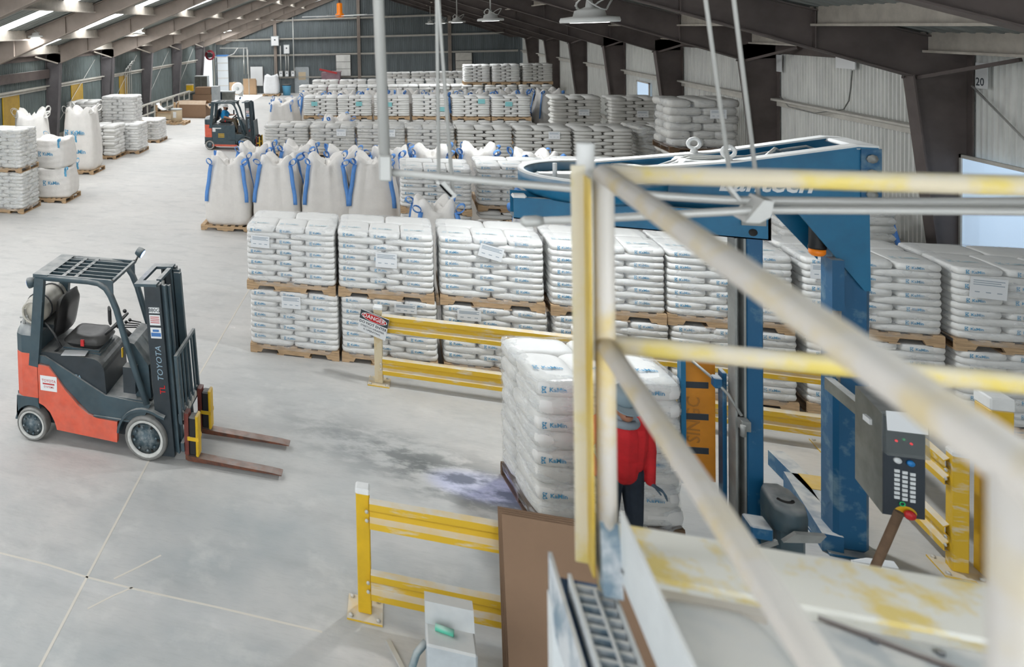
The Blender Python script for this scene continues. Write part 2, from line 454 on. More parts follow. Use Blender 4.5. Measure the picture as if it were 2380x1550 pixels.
_TXT = {}
def text_geo(body, shear=0.0, bold=0.0, res=2):
    k = (body, shear, bold, res)
    if k in _TXT: return _TXT[k]
    cu = bpy.data.curves.new('t', 'FONT'); cu.body = body; cu.size = 1.0; cu.shear = shear; cu.offset = bold
    cu.resolution_u = res; cu.align_x = 'CENTER'; cu.align_y = 'CENTER'
    ob = bpy.data.objects.new('t', cu); COL.objects.link(ob)
    dg = bpy.context.evaluated_depsgraph_get(); me = ob.evaluated_get(dg).to_mesh()
    vs = [(v.co.x, v.co.y) for v in me.vertices]; fs = [tuple(p.vertices) for p in me.polygons]
    ob.evaluated_get(dg).to_mesh_clear(); bpy.data.objects.remove(ob); bpy.data.curves.remove(cu)
    _TXT[k] = (vs, fs); return _TXT[k]
def text_on(mb, body, o, u, v, size, m, shear=0.0, bold=0.0, res=2):
    vs, fs = text_geo(body, shear, bold, res)
    return mb.geo(vs, fs, o, u, v, m, size)
def sq_k(u, v, e):
    m = max(abs(u), abs(v))
    return 1.0 if m < 1e-6 else (abs(u) ** e + abs(v) ** e) ** (1 / e) / m
def jit(rng, a): return (rng.random() * 2 - 1) * a

mat('deck_gap', S(58, 92, 130), 0.7)
mat('faint_print', S(172, 112, 36), 0.6)
for _n in ('lamp_lens', 'blue_lamp', 'amber', 'green_led', 'red_led', 'window_glass'): MATS[_n].cycles.emission_sampling = 'NONE'
mat('reel_red', S(120, 30, 42), 0.5)
# ================================================================== the building
Y0, BAY = 13.885, 5.555
FR = [Y0 + BAY * i for i in range(-3, 8)]          # portal frames, the last one stands in the far wall
YN, YF = FR[0], FR[-1]
XL, XR, RX = -12.5, 7.8, -2.34
def zroof(x): return 4.04 + .33 * (x + 12.42) if x < RX else 4.04 + .33 * (7.73 - x)
def zbot(x): return 3.58 + .37 * (x + 11.85) if x < RX else 3.60 + .37 * (7.1 - x)

floor = struct('floor', MB().bx(XL - 8, XR + .2, -12, YF + .3, -.15, 0).mesh('floor', 'concrete'))
def strip(pts, w, name='floor_joint'):
    mb = MB()
    for a, b_ in zip(pts[:-1], pts[1:]): mb.bar((*a, .0005), (*b_, .0005), w, .003)
    return mb.build(name, 'joint', floor)
strip([(-2.51, 1.5), (-2.51, 4.6), (-2.53, 5.5), (-2.56, 7.2), (-2.5, 12.6), (-2.5, 24)], .022)
strip([(-7.5, 5.54), (-3.39, 5.53), (-2.92, 5.525), (-2.52, 5.49), (-2.11, 5.486), (-1.39, 5.5), (-.6, 5.5)], .018)
strip([(-2.39, 5.18), (-2.25, 5.36), (-2.12, 5.5)], .014)
strip([(-2.305, 5.54), (-2.16, 5.72), (-2.01, 5.92)], .016)

# ---- corrugated sheets
def sheet_profile(w, ribs, d):
    pts = []
    p = w / ribs
    for i in range(ribs):
        x = i * p
        pts += [(x, 0), (x + p * .55, 0), (x + p * .65, d), (x + p * .9, d)]
    pts.append((w, 0))
    return pts
def wall_sheet(name, w, ribs, d, z0, z1, mt, along='y', face=1):
    mb = MB(); pr = sheet_profile(w, ribs, d); vs = []
    for z in (z0, z1):
        for a, o in pr:
            vs.append((o * face, a, z) if along == 'y' else (a, o * face, z))
    n = len(pr)
    mb._add(vs, [(i, i + 1, n + i + 1, n + i) for i in range(n - 1)])
    return mb.mesh(name, mt)
PW = BAY / 6
wall_left = struct('wall_left', MB().bx(XL - .06, XL - .04, YN, YF, 0, 4.0).mesh('wall_left', 'wall_dark'))
# the left wall backing stops at the open loading door
bpy.data.meshes.remove(wall_left.data) if False else None
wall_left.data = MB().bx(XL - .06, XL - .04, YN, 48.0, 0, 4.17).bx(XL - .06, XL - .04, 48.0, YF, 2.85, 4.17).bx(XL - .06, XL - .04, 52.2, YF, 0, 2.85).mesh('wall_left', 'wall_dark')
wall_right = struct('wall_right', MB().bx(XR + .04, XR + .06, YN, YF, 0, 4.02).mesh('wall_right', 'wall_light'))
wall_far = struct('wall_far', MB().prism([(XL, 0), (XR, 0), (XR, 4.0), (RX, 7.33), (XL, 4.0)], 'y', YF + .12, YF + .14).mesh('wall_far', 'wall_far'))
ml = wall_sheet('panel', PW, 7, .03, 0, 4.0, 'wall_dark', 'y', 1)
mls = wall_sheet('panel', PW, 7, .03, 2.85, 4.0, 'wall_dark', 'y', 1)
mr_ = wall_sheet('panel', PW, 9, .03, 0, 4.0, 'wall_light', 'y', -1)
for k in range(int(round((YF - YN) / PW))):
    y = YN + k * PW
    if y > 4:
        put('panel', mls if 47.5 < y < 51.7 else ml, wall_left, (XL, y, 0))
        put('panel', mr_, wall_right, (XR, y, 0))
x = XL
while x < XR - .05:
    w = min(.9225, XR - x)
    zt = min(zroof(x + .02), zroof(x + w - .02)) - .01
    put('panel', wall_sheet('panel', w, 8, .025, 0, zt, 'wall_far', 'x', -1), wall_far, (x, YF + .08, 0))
    x += w
# translucent yellow sheets low in the left wall
for i in range(2, 7):
    y = FR[i + 0] + 2.2
    if y > 12 and y < 46:
        mb = MB(); mb.bx(XL + .035, XL + .05, y, y + 1.1, .35, 2.58)
        p = mb.build('panel', 'yellow_panel', wall_left)
        MB().bx(XL + .03, XL + .06, y - .03, y, .35, 2.58).bx(XL + .03, XL + .06, y + 1.1, y + 1.13, .35, 2.58).build('trim', 'yellow_clean', p)

# ---- columns, rafters, girts, purlins
def column_mesh(side):
    xo, xk, xb = (XL + .08, -11.85, -12.16) if side < 0 else (XR - .07, 7.1, 7.5)
    mb = MB()
    zk = 3.6
    web = [(xo, 0), (xb, 0), (xk, zk), (xk, 3.9), (xo, 4.0)]
    mb.prism(web, 'y', -.012, .012)
    mb.prism([(xb, 0), (xb + .02 * -side, 0), (xk + .02 * -side, zk), (xk, zk)], 'y', -.12, .12)
    mb.bx(min(xo, xo + .02 * side), max(xo, xo + .02 * side), -.12, .12, 0, 4.0)
    mb.bx(min(xb, xo) - .05, max(xb, xo) + .03, -.15, .15, 0, .025)
    return mb.mesh('column', 'steel_col' if side < 0 else 'steel_dark')
def rafter_mesh(side):
    mb = MB()
    xk, xe = (-11.85, -12.40) if side < 0 else (7.1, 7.71)
    web = [(xk, zbot(xk)), (RX, zbot(RX + .001 * side)), (RX, 7.33), (xe, zroof(xe) - .02), (xe, 3.6)]
    mb.prism(web, 'y', -.012, .012)
    a, b_ = (xk, zbot(xk)), (RX, zbot(RX + .001 * side))
    mb.prism([a, b_, (b_[0], b_[1] - .022), (a[0], a[1] - .022)], 'y', -.11, .11)
    a, b_ = (xe, zroof(xe) - .03), (RX, 7.31)
    mb.prism([a, b_, (b_[0], b_[1] + .022), (a[0], a[1] + .022)], 'y', -.10, .10)
    # stiffeners on the web
    for t in (.12, .30, .55):
        x = xk + (RX - xk) * t
        mb.bx(x - .008, x + .008, -.09, .09, zbot(x), zroof(x) - .04)
    return mb.mesh('rafter', 'steel_brown' if side < 0 else 'steel_dark')
ceiling = struct('ceiling', MB().prism([(XL - .1, 4.16 + .0), (RX, 7.50), (XR + .1, 4.16), (XR + .1, 4.20), (RX, 7.56), (XL - .1, 4.20)], 'y', YN, YF + .2).mesh('ceiling', 'roof_sheet'))
# the backing is opened where the translucent strips lie
_bk = MB()
_wid = [.875, .875, .875, .875, .93, 1.125]
for i in range(len(FR) - 1):
    o = FR[i]
    for k, w in enumerate(_wid):
        for sd in (-1, 1):
            if sd < 0 and k == 4: continue
            xe = XL - .1 if sd < 0 else XR + .1
            a, b_ = (xe, zroof(xe) + .10), (RX, 7.47)
            _bk.prism([a, b_, (b_[0], b_[1] + .03), (a[0], a[1] + .03)], 'y', o, o + w)
        o += w
ceiling.data = _bk.mesh('ceiling', 'roof_sheet')
cm = {-1: column_mesh(-1), 1: column_mesh(1)}; rm = {-1: rafter_mesh(-1), 1: rafter_mesh(1)}
for y in FR[:-1]:
    for sd, wl in ((-1, wall_left), (1, wall_right)):
        if y > 6: put('column', cm[sd], wl, (0, y, 0))
        put('rafter', rm[sd], ceiling, (0, y, 0))
for sd in (-1, 1): put('rafter', rm[sd], ceiling, (0, YF - .05, 0))
PURL = {-1: [-11.9, -10.3, -8.1, -5.9, -3.9, -2.5], 1: [7.3, 6.0, 4.0, 1.9, -.2, -2.1]}
def roof_panels(w, ribs, mt, sd):
    mb = MB(); pr = sheet_profile(w, ribs, .035); vs = []
    xe = XL if sd < 0 else XR
    for x in (xe, RX):
        for a, o in pr: vs.append((x, a, zroof(x) + .01 + .05 + o * -1))
    n = len(pr); mb._add(vs, [(i, i + 1, n + i + 1, n + i) for i in range(n - 1)])
    return mb.mesh('roof_panel', mt)
rp = {}
for sd in (-1, 1):
    for w in set(_wid): rp[(sd, w)] = roof_panels(w, 4, 'roof_sheet', sd)
sk = MB()._add([(XL, 0, zroof(XL) + .05), (XL, .93, zroof(XL) + .05), (RX, .93, zroof(RX) + .05), (RX, 0, zroof(RX) + .05)], [(0, 1, 2, 3)]).mesh('skylight', 'skylight')
for i in range(len(FR) - 1):
    o = FR[i]
    for k, w in enumerate(_wid):
        for sd in (-1, 1):
            if sd < 0 and k == 4: p = put('skylight', sk, ceiling, (0, o, 0))
            else: put('roof_panel', rp[(sd, w)], ceiling, (0, o, 0))
        o += w
def purlin_mesh(x, L, sd):
    mb = MB(); z = zroof(x)
    d = .25 if abs(x - RX) > .5 else .2
    mb.bx(x - .006, x + .006, .03, L - .03, z - d, z + .04)
    mb.bx(x - .006, x + .07 * -sd, .03, L - .03, z - d - .006, z - d + .006)
    mb.bx(x + .07 * -sd - .004, x + .07 * -sd + .004, .03, L - .03, z - d, z - d + .03)
    return mb.mesh('purlin', 'purlin')
for sd in (-1, 1):
    for x in PURL[sd]:
        me = purlin_mesh(x, BAY, sd)
        for i in range(1, len(FR) - 1): put('purlin', me, ceiling, (0, FR[i], 0))
# flange braces from the rafter foot flange up to the purlins
for sd in (-1, 1):
    for x in PURL[sd][:5]:
        mb = MB(); mb.bar((x, .02, zbot(x) + .01), (x, .55, zroof(x) - .2), .035, .035)
        me = mb.mesh('flange_brace', 'steel_dark' if sd > 0 else 'purlin')
        for i in range(2, len(FR) - 1): put('flange_brace', me, ceiling, (0, FR[i], 0))
# knee ties reaching forward from the inner flange to the eave strut
for sd, wl, xk, xe in ((-1, wall_left, -11.83, -12.35), (1, wall_right, 7.05, 7.65)):
    m1 = MB().bar((xk - .12 * sd * -1, -.05, 3.56), (xe, -1.1, 3.86), .05, .05).mesh('knee_tie', 'steel_dark' if sd > 0 else 'purlin')
    m2 = MB().bar((xk, .05, 3.56), (xe, 1.0, 3.86), .03, .03).mesh('knee_tie', 'steel_dark' if sd > 0 else 'purlin')
    for i in range(3, len(FR) - 1):
        put('knee_tie', m1, wl, (0, FR[i], 0)); put('knee_tie', m2, wl, (0, FR[i], 0))
def girt_mesh(x, z, L, sd, mt='girt', h=.16, dd=.12):
    mb = MB()
    mb.bx(min(x, x - .012 * sd), max(x, x - .012 * sd), .02, L - .02, z - h / 2, z + h / 2)
    mb.bx(min(x, x - dd * sd), max(x, x - dd * sd), .02, L - .02, z + h / 2 - .012, z + h / 2)
    mb.bx(min(x - dd * sd, x - (dd - .012) * sd), max(x - dd * sd, x - (dd - .012) * sd), .02, L - .02, z + h / 2 - .05, z + h / 2)
    return mb.mesh('girt', mt)
for sd, wl in ((-1, wall_left), (1, wall_right)):
    xx = (XL + .06) if sd < 0 else (XR - .06)
    for z, mt, h in ((2.66, 'girt', .17), (.72, 'girt', .17), (3.82, 'steel_dark', .24)):
        me = girt_mesh(xx, z, BAY, sd, mt, h)
        for i in range(3, len(FR) - 1):
            if sd < 0 and i == len(FR) - 2 and z < 3: continue
            put('girt', me, wl, (0, FR[i], 0))
# near left bay has a wide brown header beam
MB().bx(XL + .05, XL + .22, FR[4] + .1, FR[5] - .1, 3.02, 3.34).build('header_beam', 'steel_dark', wall_left)
# far wall columns and girts
for x, z in ((-2.31, 7.1), (3.45, 5.2), (-8.03, 5.0)):
    MB().bx(x - .1, x + .1, YF - .16, YF - .14, 0, z).bx(x - .1, x + .1, YF + .02, YF + .04, 0, z).bx(x - .008, x + .008, YF - .16, YF + .04, 0, z).build('column', 'steel_brown', wall_far)
for z, x0, x1 in ((5.19, -8.3, 3.1), (3.88, -11.7, 6.8), (2.72, -12.3, 7.6), (1.13, -7.9, 7.6)):
    cuts = [x0] + [c for c in (-8.03, -2.31, 3.45) if x0 < c < x1] + [x1]
    for a, b_ in zip(cuts[:-1], cuts[1:]):
        MB().bx(a + .1, b_ - .1, YF - .12, YF + .02, z + .05, z + .065).bx(a + .1, b_ - .1, YF - .01, YF + .02, z - .07, z + .065).bx(a + .1, b_ - .1, YF - .12, YF - .108, z, z + .065).build('girt', 'girt', wall_far)
# sag-rod bracing on the side walls
for i in (5, 6, 7, 8):
    MB().tube((XL + .12, FR[i] + .15, .9), (XL + .12, FR[i] + 4.6, 3.5), .013, 6).build('brace_rod', 'conduit', wall_left)
MB().tube((XR - .12, FR[3] - .2, 3.45), (XR - .12, FR[3] - 4.4, .6), .014, 6).build('brace_rod', 'conduit', wall_right)

# windows and doors
w1 = struct('window_1', MB().bx(XR - .14, XR - .13, 12.30, 13.82, 1.05, 2.40).mesh('window_1', 'window_glass'))
MB().bx(XR - .16, XR - .12, 12.28, 13.86, 2.40, 2.45).bx(XR - .16, XR - .12, 13.82, 13.86, 1.0, 2.45).bx(XR - .16, XR - .12, 12.28, 13.86, 1.0, 1.05).build('window_frame', 'girt', w1)
w2 = struct('window_2', MB().bx(XR - .10, XR - .09, 27.7, 28.9, 1.5, 2.42).mesh('window_2', 'window_glass'))
MB().bx(XR - .12, XR - .08, 27.66, 28.94, 2.42, 2.47).bx(XR - .12, XR - .08, 27.66, 27.7, 1.5, 2.45).bx(XR - .12, XR - .08, 28.9, 28.94, 1.5, 2.45).build('window_frame', 'girt', w2)
d1 = struct('door_1', MB().bx(-6.66, -5.78, YF - .06, YF - .02, 0, 1.80).mesh('door_1', 'box_grey'))
MB().bx(-6.72, -6.66, YF - .08, YF, 0, 1.86).bx(-5.78, -5.72, YF - .08, YF, 0, 1.86).bx(-6.72, -5.72, YF - .08, YF, 1.80, 1.86).build('door_frame', 'box_grey', d1)
MB().bx(-6.45, -5.95, YF - .075, YF - .065, .95, 1.50).build('notice', 'kraft', d1)
MB().bx(-5.86, -5.80, YF - .12, YF - .06, .82, .90).build('handle', 'conduit', d1)
d2 = struct('door_2', MB().bx(-12.25, -11.45, YF - .30, YF - .26, .05, 2.72).mesh('door_2', 'door_leaf'))
for z in (.6, 1.15, 1.7, 2.25):
    MB().bx(-12.25, -11.45, YF - .32, YF - .30, z - .02, z + .02).build('door_rib', 'girt', d2)
MB().bx(-12.3, -11.4, YF - .34, YF - .22, 2.72, 2.86).build('door_track', 'blue_print', d2)
# loading-door jambs in the left wall
d3 = struct('door_3', MB().bx(XL - .05, XL + .08, 47.92, 48.0, 0, 2.9).bx(XL - .05, XL + .08, 52.2, 52.28, 0, 2.9).bx(XL - .05, XL + .08, 47.92, 52.28, 2.85, 2.95).mesh('door_3', 'girt'))

# ---- lamps
def high_bay(x, y, z, r, label, pw=1.0):
    t = thing('high_bay_lamp', label, 'lamp', (x, y, z), 0, 'LED high-bay lamps under the roof')
    zr = zroof(x) - z
    MB().lathe([(r * .98, 0), (r, .02), (r * .96, .055), (r * .55, .07), (r * .50, .13), (r * .30, .15), (.04, .17), (.03, .24)], n=16).build('housing', 'lamp_body', t)
    MB().lathe([(0, -.004), (r * .62, -.004), (r * .66, .0), (0, .001)], n=16).build('lens', 'lamp_lens', t)
    MB().tube((0, 0, .22), (0, 0, zr - .0), .014, 8).build('hanger', 'conduit', t)
    pts = [(.05 + .16 * math.cos(a) * (1 + .2 * math.sin(3 * a)), .10 * math.sin(a), .20 + .07 * math.sin(2 * a + .5)) for a in np.linspace(0, 4 * PI, 28)]
    MB().path(pts, .009, 6).build('cable', 'conduit', t)
    l = bpy.data.lights.new('high_bay_light', 'AREA'); l.shape = 'DISK'; l.size = r * 1.3; l.energy = LAMP_W * pw; l.color = (.93, .97, 1)
    lo = bpy.data.objects.new('high_bay_light', l); COL.objects.link(lo); lo.parent = t; lo.location = (0, 0, -.03)
ordn = ['nearest', 'second nearest', 'third', 'fourth', 'farthest']
for k, y in enumerate((9.15, 17.8, 26.9, 35.8, 46.2)):
    high_bay(2.0, y, 4.60 if k else 4.53, .29 if k == 0 else .27, 'white LED high-bay lamp hanging in the right row, %s of five in view' % ordn[k])
for k, y in enumerate((19.5, 28.7, 37.2, 46.0)):
    high_bay(-10.0, y, 4.56, .26, 'white LED high-bay lamp hanging along the left slope, %s of four in view' % ['nearest', 'second', 'third', 'farthest'][k])
# both rows run on over and behind the viewpoint
high_bay(2.0, .25, 4.95, .29, 'white LED high-bay lamp of the right row above the platform', .55)
high_bay(-10.0, 10.4, 4.56, .26, 'white LED high-bay lamp of the left row outside the picture')
# big ceiling fan near the ridge
fan = thing('ceiling_fan', 'large white ceiling fan with orange motor hanging under the ridge', 'fan', (-2.42, 36.0, 5.12))
MB().tube((0, 0, .55), (0, 0, 2.1), .05, 10).build('downrod', 'steel_dark', fan)
MB().lathe([(.04, .62), (.13, .58), (.13, .12), (.2, .08), (.2, -.05), (.05, -.09)], n=16).build('motor', 'amber', fan)
for k in range(6):
    a = k * PI / 3 + .25
    M_ = Matrix.Rotation(a, 4, 'Z')
    MB().bar((.18, 0, 0), (1.75, 0, 0), .15, .02).xf(M_ @ Matrix.Rotation(.18, 4, 'X')).build('blade', 'white', fan)
# column number signs on the right wall
for y, z, tx, lab in ((13.55, 3.60, '20', 'white number sign 20 on right wall beside the nearest steel column'), (19.25, 3.5, '', 'small white sign on right wall beside the second steel column')):
    mb = MB().bx(XR - .10, XR - .09, y - .11, y + .11, z - .18, z + .18)
    if tx: text_on(mb, tx, (XR - .102, y + .02, z - .09), (0, -1, 0), (0, 0, 1), .16, 1, bold=.01)
    tag(mb.build('number_sign', ['white', 'dark_print']), lab, 'sign')
tag(MB().bx(XR - .11, XR - .09, 16.5, 17.1, 3.52, 3.80).build('wall_board', 'white'), 'blank pale board high on the right wall above the loose cord', 'board')
MB().path([(XR - .1, 16.6, 3.5), (XR - .11, 16.62, 3.2), (XR - .1, 16.7, 2.95), (XR - .13, 16.8, 2.78), (XR - .2, 17.6, 2.62), (XR - .2, 18.6, 2.64), (XR - .1, 19.2, 2.8)], .011, 6).build('hanging_cord', 'rubber', wall_right)
# ================================================================== palletised sacks
def sack_mesh(name, L, W, H, nu, nv, seed, mats, end_logo=False, top_logo=False, puff=7.0, sag=0.0):
    """filled paper sack: width along x, length along y, base at z=0"""
    rng = random.Random(seed); mb = MB()
    PT = {4: (-1, -.90, 0, .90, 1), 5: (-1, -.91, -.4, .4, .91, 1), 6: (-1, -.93, -.6, 0, .6, .93, 1), 8: (-1, -.97, -.86, -.45, 0, .45, .86, .97, 1), 9: (-1, -.97, -.86, -.55, -.2, .2, .55, .86, .97, 1),
          10: (-1, -.975, -.88, -.6, -.3, 0, .3, .6, .88, .975, 1), 11: (-1, -.975, -.88, -.62, -.4, -.12, .12, .4, .62, .88, .975, 1)}
    def su(i, n): return PT[n][i]
    ph = [rng.random() * 6.28 for _ in range(6)]
    vs = []; idx = {}
    for sgn in (1, -1):
        for i in range(nu + 1):
            for j in range(nv + 1):
                u, v = su(i, nu), su(j, nv)
                if sgn < 0 and (i in (0, nu) or j in (0, nv)):
                    idx[(sgn, i, j)] = idx[(1, i, j)]; continue
                t = max(0.0, 1 - max(abs(u), abs(v)) ** 11) ** (1 / puff) * (1 - .10 * abs(u * v))
                k = sq_k(u, v, 7)
                x = u / k * W / 2; y = v / k * L / 2
                wob = .06 * math.sin(3 * u + ph[0]) * math.cos(2.5 * v + ph[1]) + .05 * math.sin(5 * v + ph[2])
                z = H / 2 + sgn * H / 2 * t * (1 + (wob if sgn > 0 else wob * .4))
                z -= sag * (abs(v) ** 2)
                x *= 1 + .012 * math.sin(4 * v + ph[3]); y *= 1 + .008 * math.sin(4 * u + ph[4])
                idx[(sgn, i, j)] = len(vs); vs.append((x, y, z))
    fs = []
    for sgn in (1, -1):
        for i in range(nu):
            for j in range(nv):
                q = (idx[(sgn, i, j)], idx[(sgn, i + 1, j)], idx[(sgn, i + 1, j + 1)], idx[(sgn, i, j + 1)])
                fs.append(q if sgn > 0 else q[::-1])
    mb._add(vs, fs, 0, True)
    if end_logo:
        s = min(H * .50, .056)
        o = (-W * .12, -L / 2 - .004, H * .5)
        logo(mb, o, (1, 0, 0), (0, 0, 1), s, 1)
    if top_logo:
        logo(mb, (-W * .05, -L * .12, H + .006), (1, 0, 0), (0, 1, 0), W * .17, 2 if H < .12 else 1)
    return mb.mesh(name, mats)

def logo(mb, o, u, v, s, m):
    """square sprig emblem followed by the word mark, centred on o"""
    o, u, v = Vector(o), Vector(u), Vector(v)
    def P(a, b_): return o + u * (a * s) + v * (b_ * s)
    e = [[(-1.95, .5), (-1.62, .1), (-1.62, -.1), (-1.95, -.5), (-1.82, 0)],
         [(-1.55, .5), (-1.15, .5), (-1.40, .08)], [(-1.55, -.5), (-1.15, -.5), (-1.40, -.08)],
         [(-1.60, .16), (-1.30, 0), (-1.60, -.16)], [(-1.90, .56), (-1.60, .56), (-1.68, .28)], [(-1.90, -.56), (-1.60, -.56), (-1.68, -.28)]]
    for poly in e: mb._add([P(*p) for p in poly], [tuple(range(len(poly)))], m)
    vs, fs = text_geo('KaMin', 0, .02, 1)
    mb._add([P(.50 + a * 1.0, b_ * .98) for a, b_ in vs], fs, m)

BL, BW, BH = .612, .4065, .084
BAGM = ['bag', 'logo', 'logo_pale']
near_plain = [sack_mesh('bag', BL, BW, BH, 8, 10, k, BAGM) for k in range(3)]
near_logo = [sack_mesh('bag', BL, BW, BH, 8, 10, 10 + k, BAGM, True) for k in range(3)]
near_top = [sack_mesh('bag', BL, BW, BH, 8, 10, 20 + k, BAGM, True, True) for k in range(3)]
far_plain = [sack_mesh('bag', BL, BW, BH, 4, 5, 30 + k, BAGM) for k in range(2)]
far_grey = [sack_mesh('bag', BL, BW, BH, 4, 5, 35 + k, ['bag_grey', 'logo', 'logo_pale']) for k in range(2)]

# pallets: notched stringers along x, deck boards along y
PH = .13
def stringer_poly(w):
    a = w / 2; z0, z1 = .016, PH - .016
    n = .05
    pts = [(-a, z0)]
    for c in (-.27 * w, .27 * w):
        pts += [(c - .125, z0), (c - .10, z0 + n), (c + .10, z0 + n), (c + .125, z0)]
    pts += [(a, z0), (a, z1), (-a, z1)]
    return pts
_pal = {}
def pallet(parent, w, d, z0=0.0, detail=True, mt='wood'):
    """origin at the middle of the front edge"""
    key = (w, d, detail, mt)
    if key not in _pal:
        mb = MB(); nb = 7
        for k in range(nb):
            x = -w / 2 + .05 + (w - .1) * k / (nb - 1)
            mb.bx(x - .048, x + .048, 0, d, PH - .016, PH)
            if k % 2 == 0: mb.bx(x - .048, x + .048, 0, d, 0, .016)
        if not detail:
            for y in (.0, d / 2 - .02, d - .04): mb.prism(stringer_poly(w), 'y', y, y + .04)
        st = MB().prism(stringer_poly(w), 'y', 0, .04).mesh('stringer', mt) if detail else None
        _pal[key] = (mb.mesh('pallet', mt), st)
    me, st = _pal[key]
    p = put('pallet', me, parent, (0, 0, z0))
    if detail:
        for y in (.0, d / 2 - .02, d - .04): put('stringer', st, p, (0, y, 0))
    return p

_wrap = {}
def wrap_mesh(w, d, h, layers, mt, top=True):
    key = (w, d, round(h, 3), layers, mt, top)
    if key in _wrap: return _wrap[key]
    rng = random.Random(hash((layers, int(w * 100))) & 255)
    mb = MB(); n = 40; nz = layers * 2
    vs = []
    for k in range(nz + 1):
        z = h * k / nz
        bul = .006 + .010 * (k % 2)
        for i in range(n):
            a = 2 * PI * i / n; ca, sa = math.cos(a), math.sin(a)
            e = 9
            r = 1 / (abs(ca) ** e + abs(sa) ** e) ** (1 / e)
            x = (w / 2 + bul) * ca * r; y = d / 2 + (d / 2 + bul) * sa * r
            vs.append((x + .004 * math.sin(7 * a + k), y, z + .02 * math.sin(3 * a + k * .7) * (1 if 0 < k < nz else 0)))
    fs = [(k * n + i, k * n + (i + 1) % n, (k + 1) * n + (i + 1) % n, (k + 1) * n + i) for k in range(nz) for i in range(n)]
    mb._add(vs, fs, 0, True)
    if top:   # film folded a hand's breadth over the top edge
        vs2 = []
        for (fz, fi) in ((.0, 1.0), (.012, .93), (.014, .80)):
            for i in range(n):
                a = 2 * PI * i / n; ca, sa = math.cos(a), math.sin(a)
                r = fi / (abs(ca) ** 9 + abs(sa) ** 9) ** (1 / 9)
                vs2.append(((w / 2 + .01) * ca * r, d / 2 + (d / 2 + .01) * sa * r, h + fz + .006 * math.sin(9 * a)))
        mb._add(vs2, [(k * n + i, k * n + (i + 1) % n, (k + 1) * n + (i + 1) % n, (k + 1) * n + i) for k in range(2) for i in range(n)], 0, True)
    _wrap[key] = mb.mesh('stretch_wrap', mt)
    return _wrap[key]

_sheet = {}
def label_sheet(parent, x, z, w=.26, h=.17, mt='paper', y=-.022, tilt=0.0):
    key = (w, h, mt)
    if key not in _sheet:
        mb = MB().bx(-w / 2, w / 2, -.001, .001, -h / 2, h / 2)
        if mt == 'paper':
            rng = random.Random(3)
            for k in range(3):
                zz = h * (.36 - .1 * k); mb.bx(-w * .42, w * (.42 - .1 * (k % 2)), -.002, -.001, zz - .006, zz + .003, 1)
            for k in range(3):
                xx = -w * .3 + w * .3 * k; mb.bx(xx - .02, xx + .02, -.002, -.001, -h * .2 - .006, -h * .2 + .004, 1)
        _sheet[key] = mb.mesh('label_sheet', [mt, 'print'])
    o = put('label_sheet', _sheet[key], parent, (x, y, z)); o.rotation_euler = (0, tilt, 0)
    return o

_seed = [100]
def load(label, x0, y0, z0, w=1.22, d=1.016, h=.893, layers=10, rz=0.0, lod=0, wrap='film', group=None, sheet=None,
         full=True, first_a=None, loose=0.004, pal=True, palmt='wood', cols=3, grey=False, top_shift=0.0, only_top=0, name='pallet_load'):
    """x0,y0 = front-left corner on the floor plan; sacks in crossed layers on a pallet"""
    _seed[0] += 1; rng = random.Random(_seed[0])
    t = thing(name, label, 'pallet load', (x0 + w / 2 * math.cos(rz), y0 + w / 2 * math.sin(rz), z0), rz, group)
    if pal: pallet(t, w, d, 0, lod == 0, palmt)
    ph = PH if pal else 0.0
    lh = (h - ph) / layers
    zs = lh / .0763
    sx, sy_ = w / 1.22, d / 1.016
    plain = near_plain if lod == 0 else (far_grey if grey else far_plain)
    for k in range(layers):
        if only_top and k < layers - only_top: continue
        z = ph + lh * k
        is_a = ((layers - 1 - k) % 2 == 0) if first_a is None else ((layers - 1 - k) % 2 == (0 if first_a else 1))
        top = k == layers - 1
        items = []
        if is_a:
            for c in range(cols):
                xx = (-w / 2 + w * (c + .5) / cols)
                pool = (near_top if top else near_logo) if lod == 0 else plain
                items.append((pool, xx, .305 * sy_, 0.0))
            if full or top:
                for c in (-.305, .305): items.append((plain, c * sx, (.61 + .203) * sy_, PI / 2))
        else:
            for c in (-.305, .305): items.append((plain, c * sx, .203 * sy_, PI / 2))
            if full or top:
                for c in range(cols): items.append((plain, (-w / 2 + w * (c + .5) / cols), (.406 + .305) * sy_, PI))
        for pool, xx, yy, r in items:
            o = put('bag', pool[rng.randrange(len(pool))], t, (xx + jit(rng, loose) + top_shift * k / layers, yy + jit(rng, loose), z), r + jit(rng, loose * 3))
            if r == PI / 2: o.scale = (sy_, sx, zs * (1 + jit(rng, .04)))
            else: o.scale = (sx * 3 / cols, sy_, zs * (1 + jit(rng, .04)))
    if wrap:
        put('stretch_wrap', wrap_mesh(w, d, h - ph * .6, layers, wrap), t, (0, 0, ph * .6))
    if sheet:
        for sh in (sheet if isinstance(sheet, list) else [sheet]): label_sheet(t, *sh)
    return t

def nth(k): return ['first', 'second', 'third', 'fourth', 'fifth', 'sixth', 'seventh', 'eighth', 'ninth'][k]
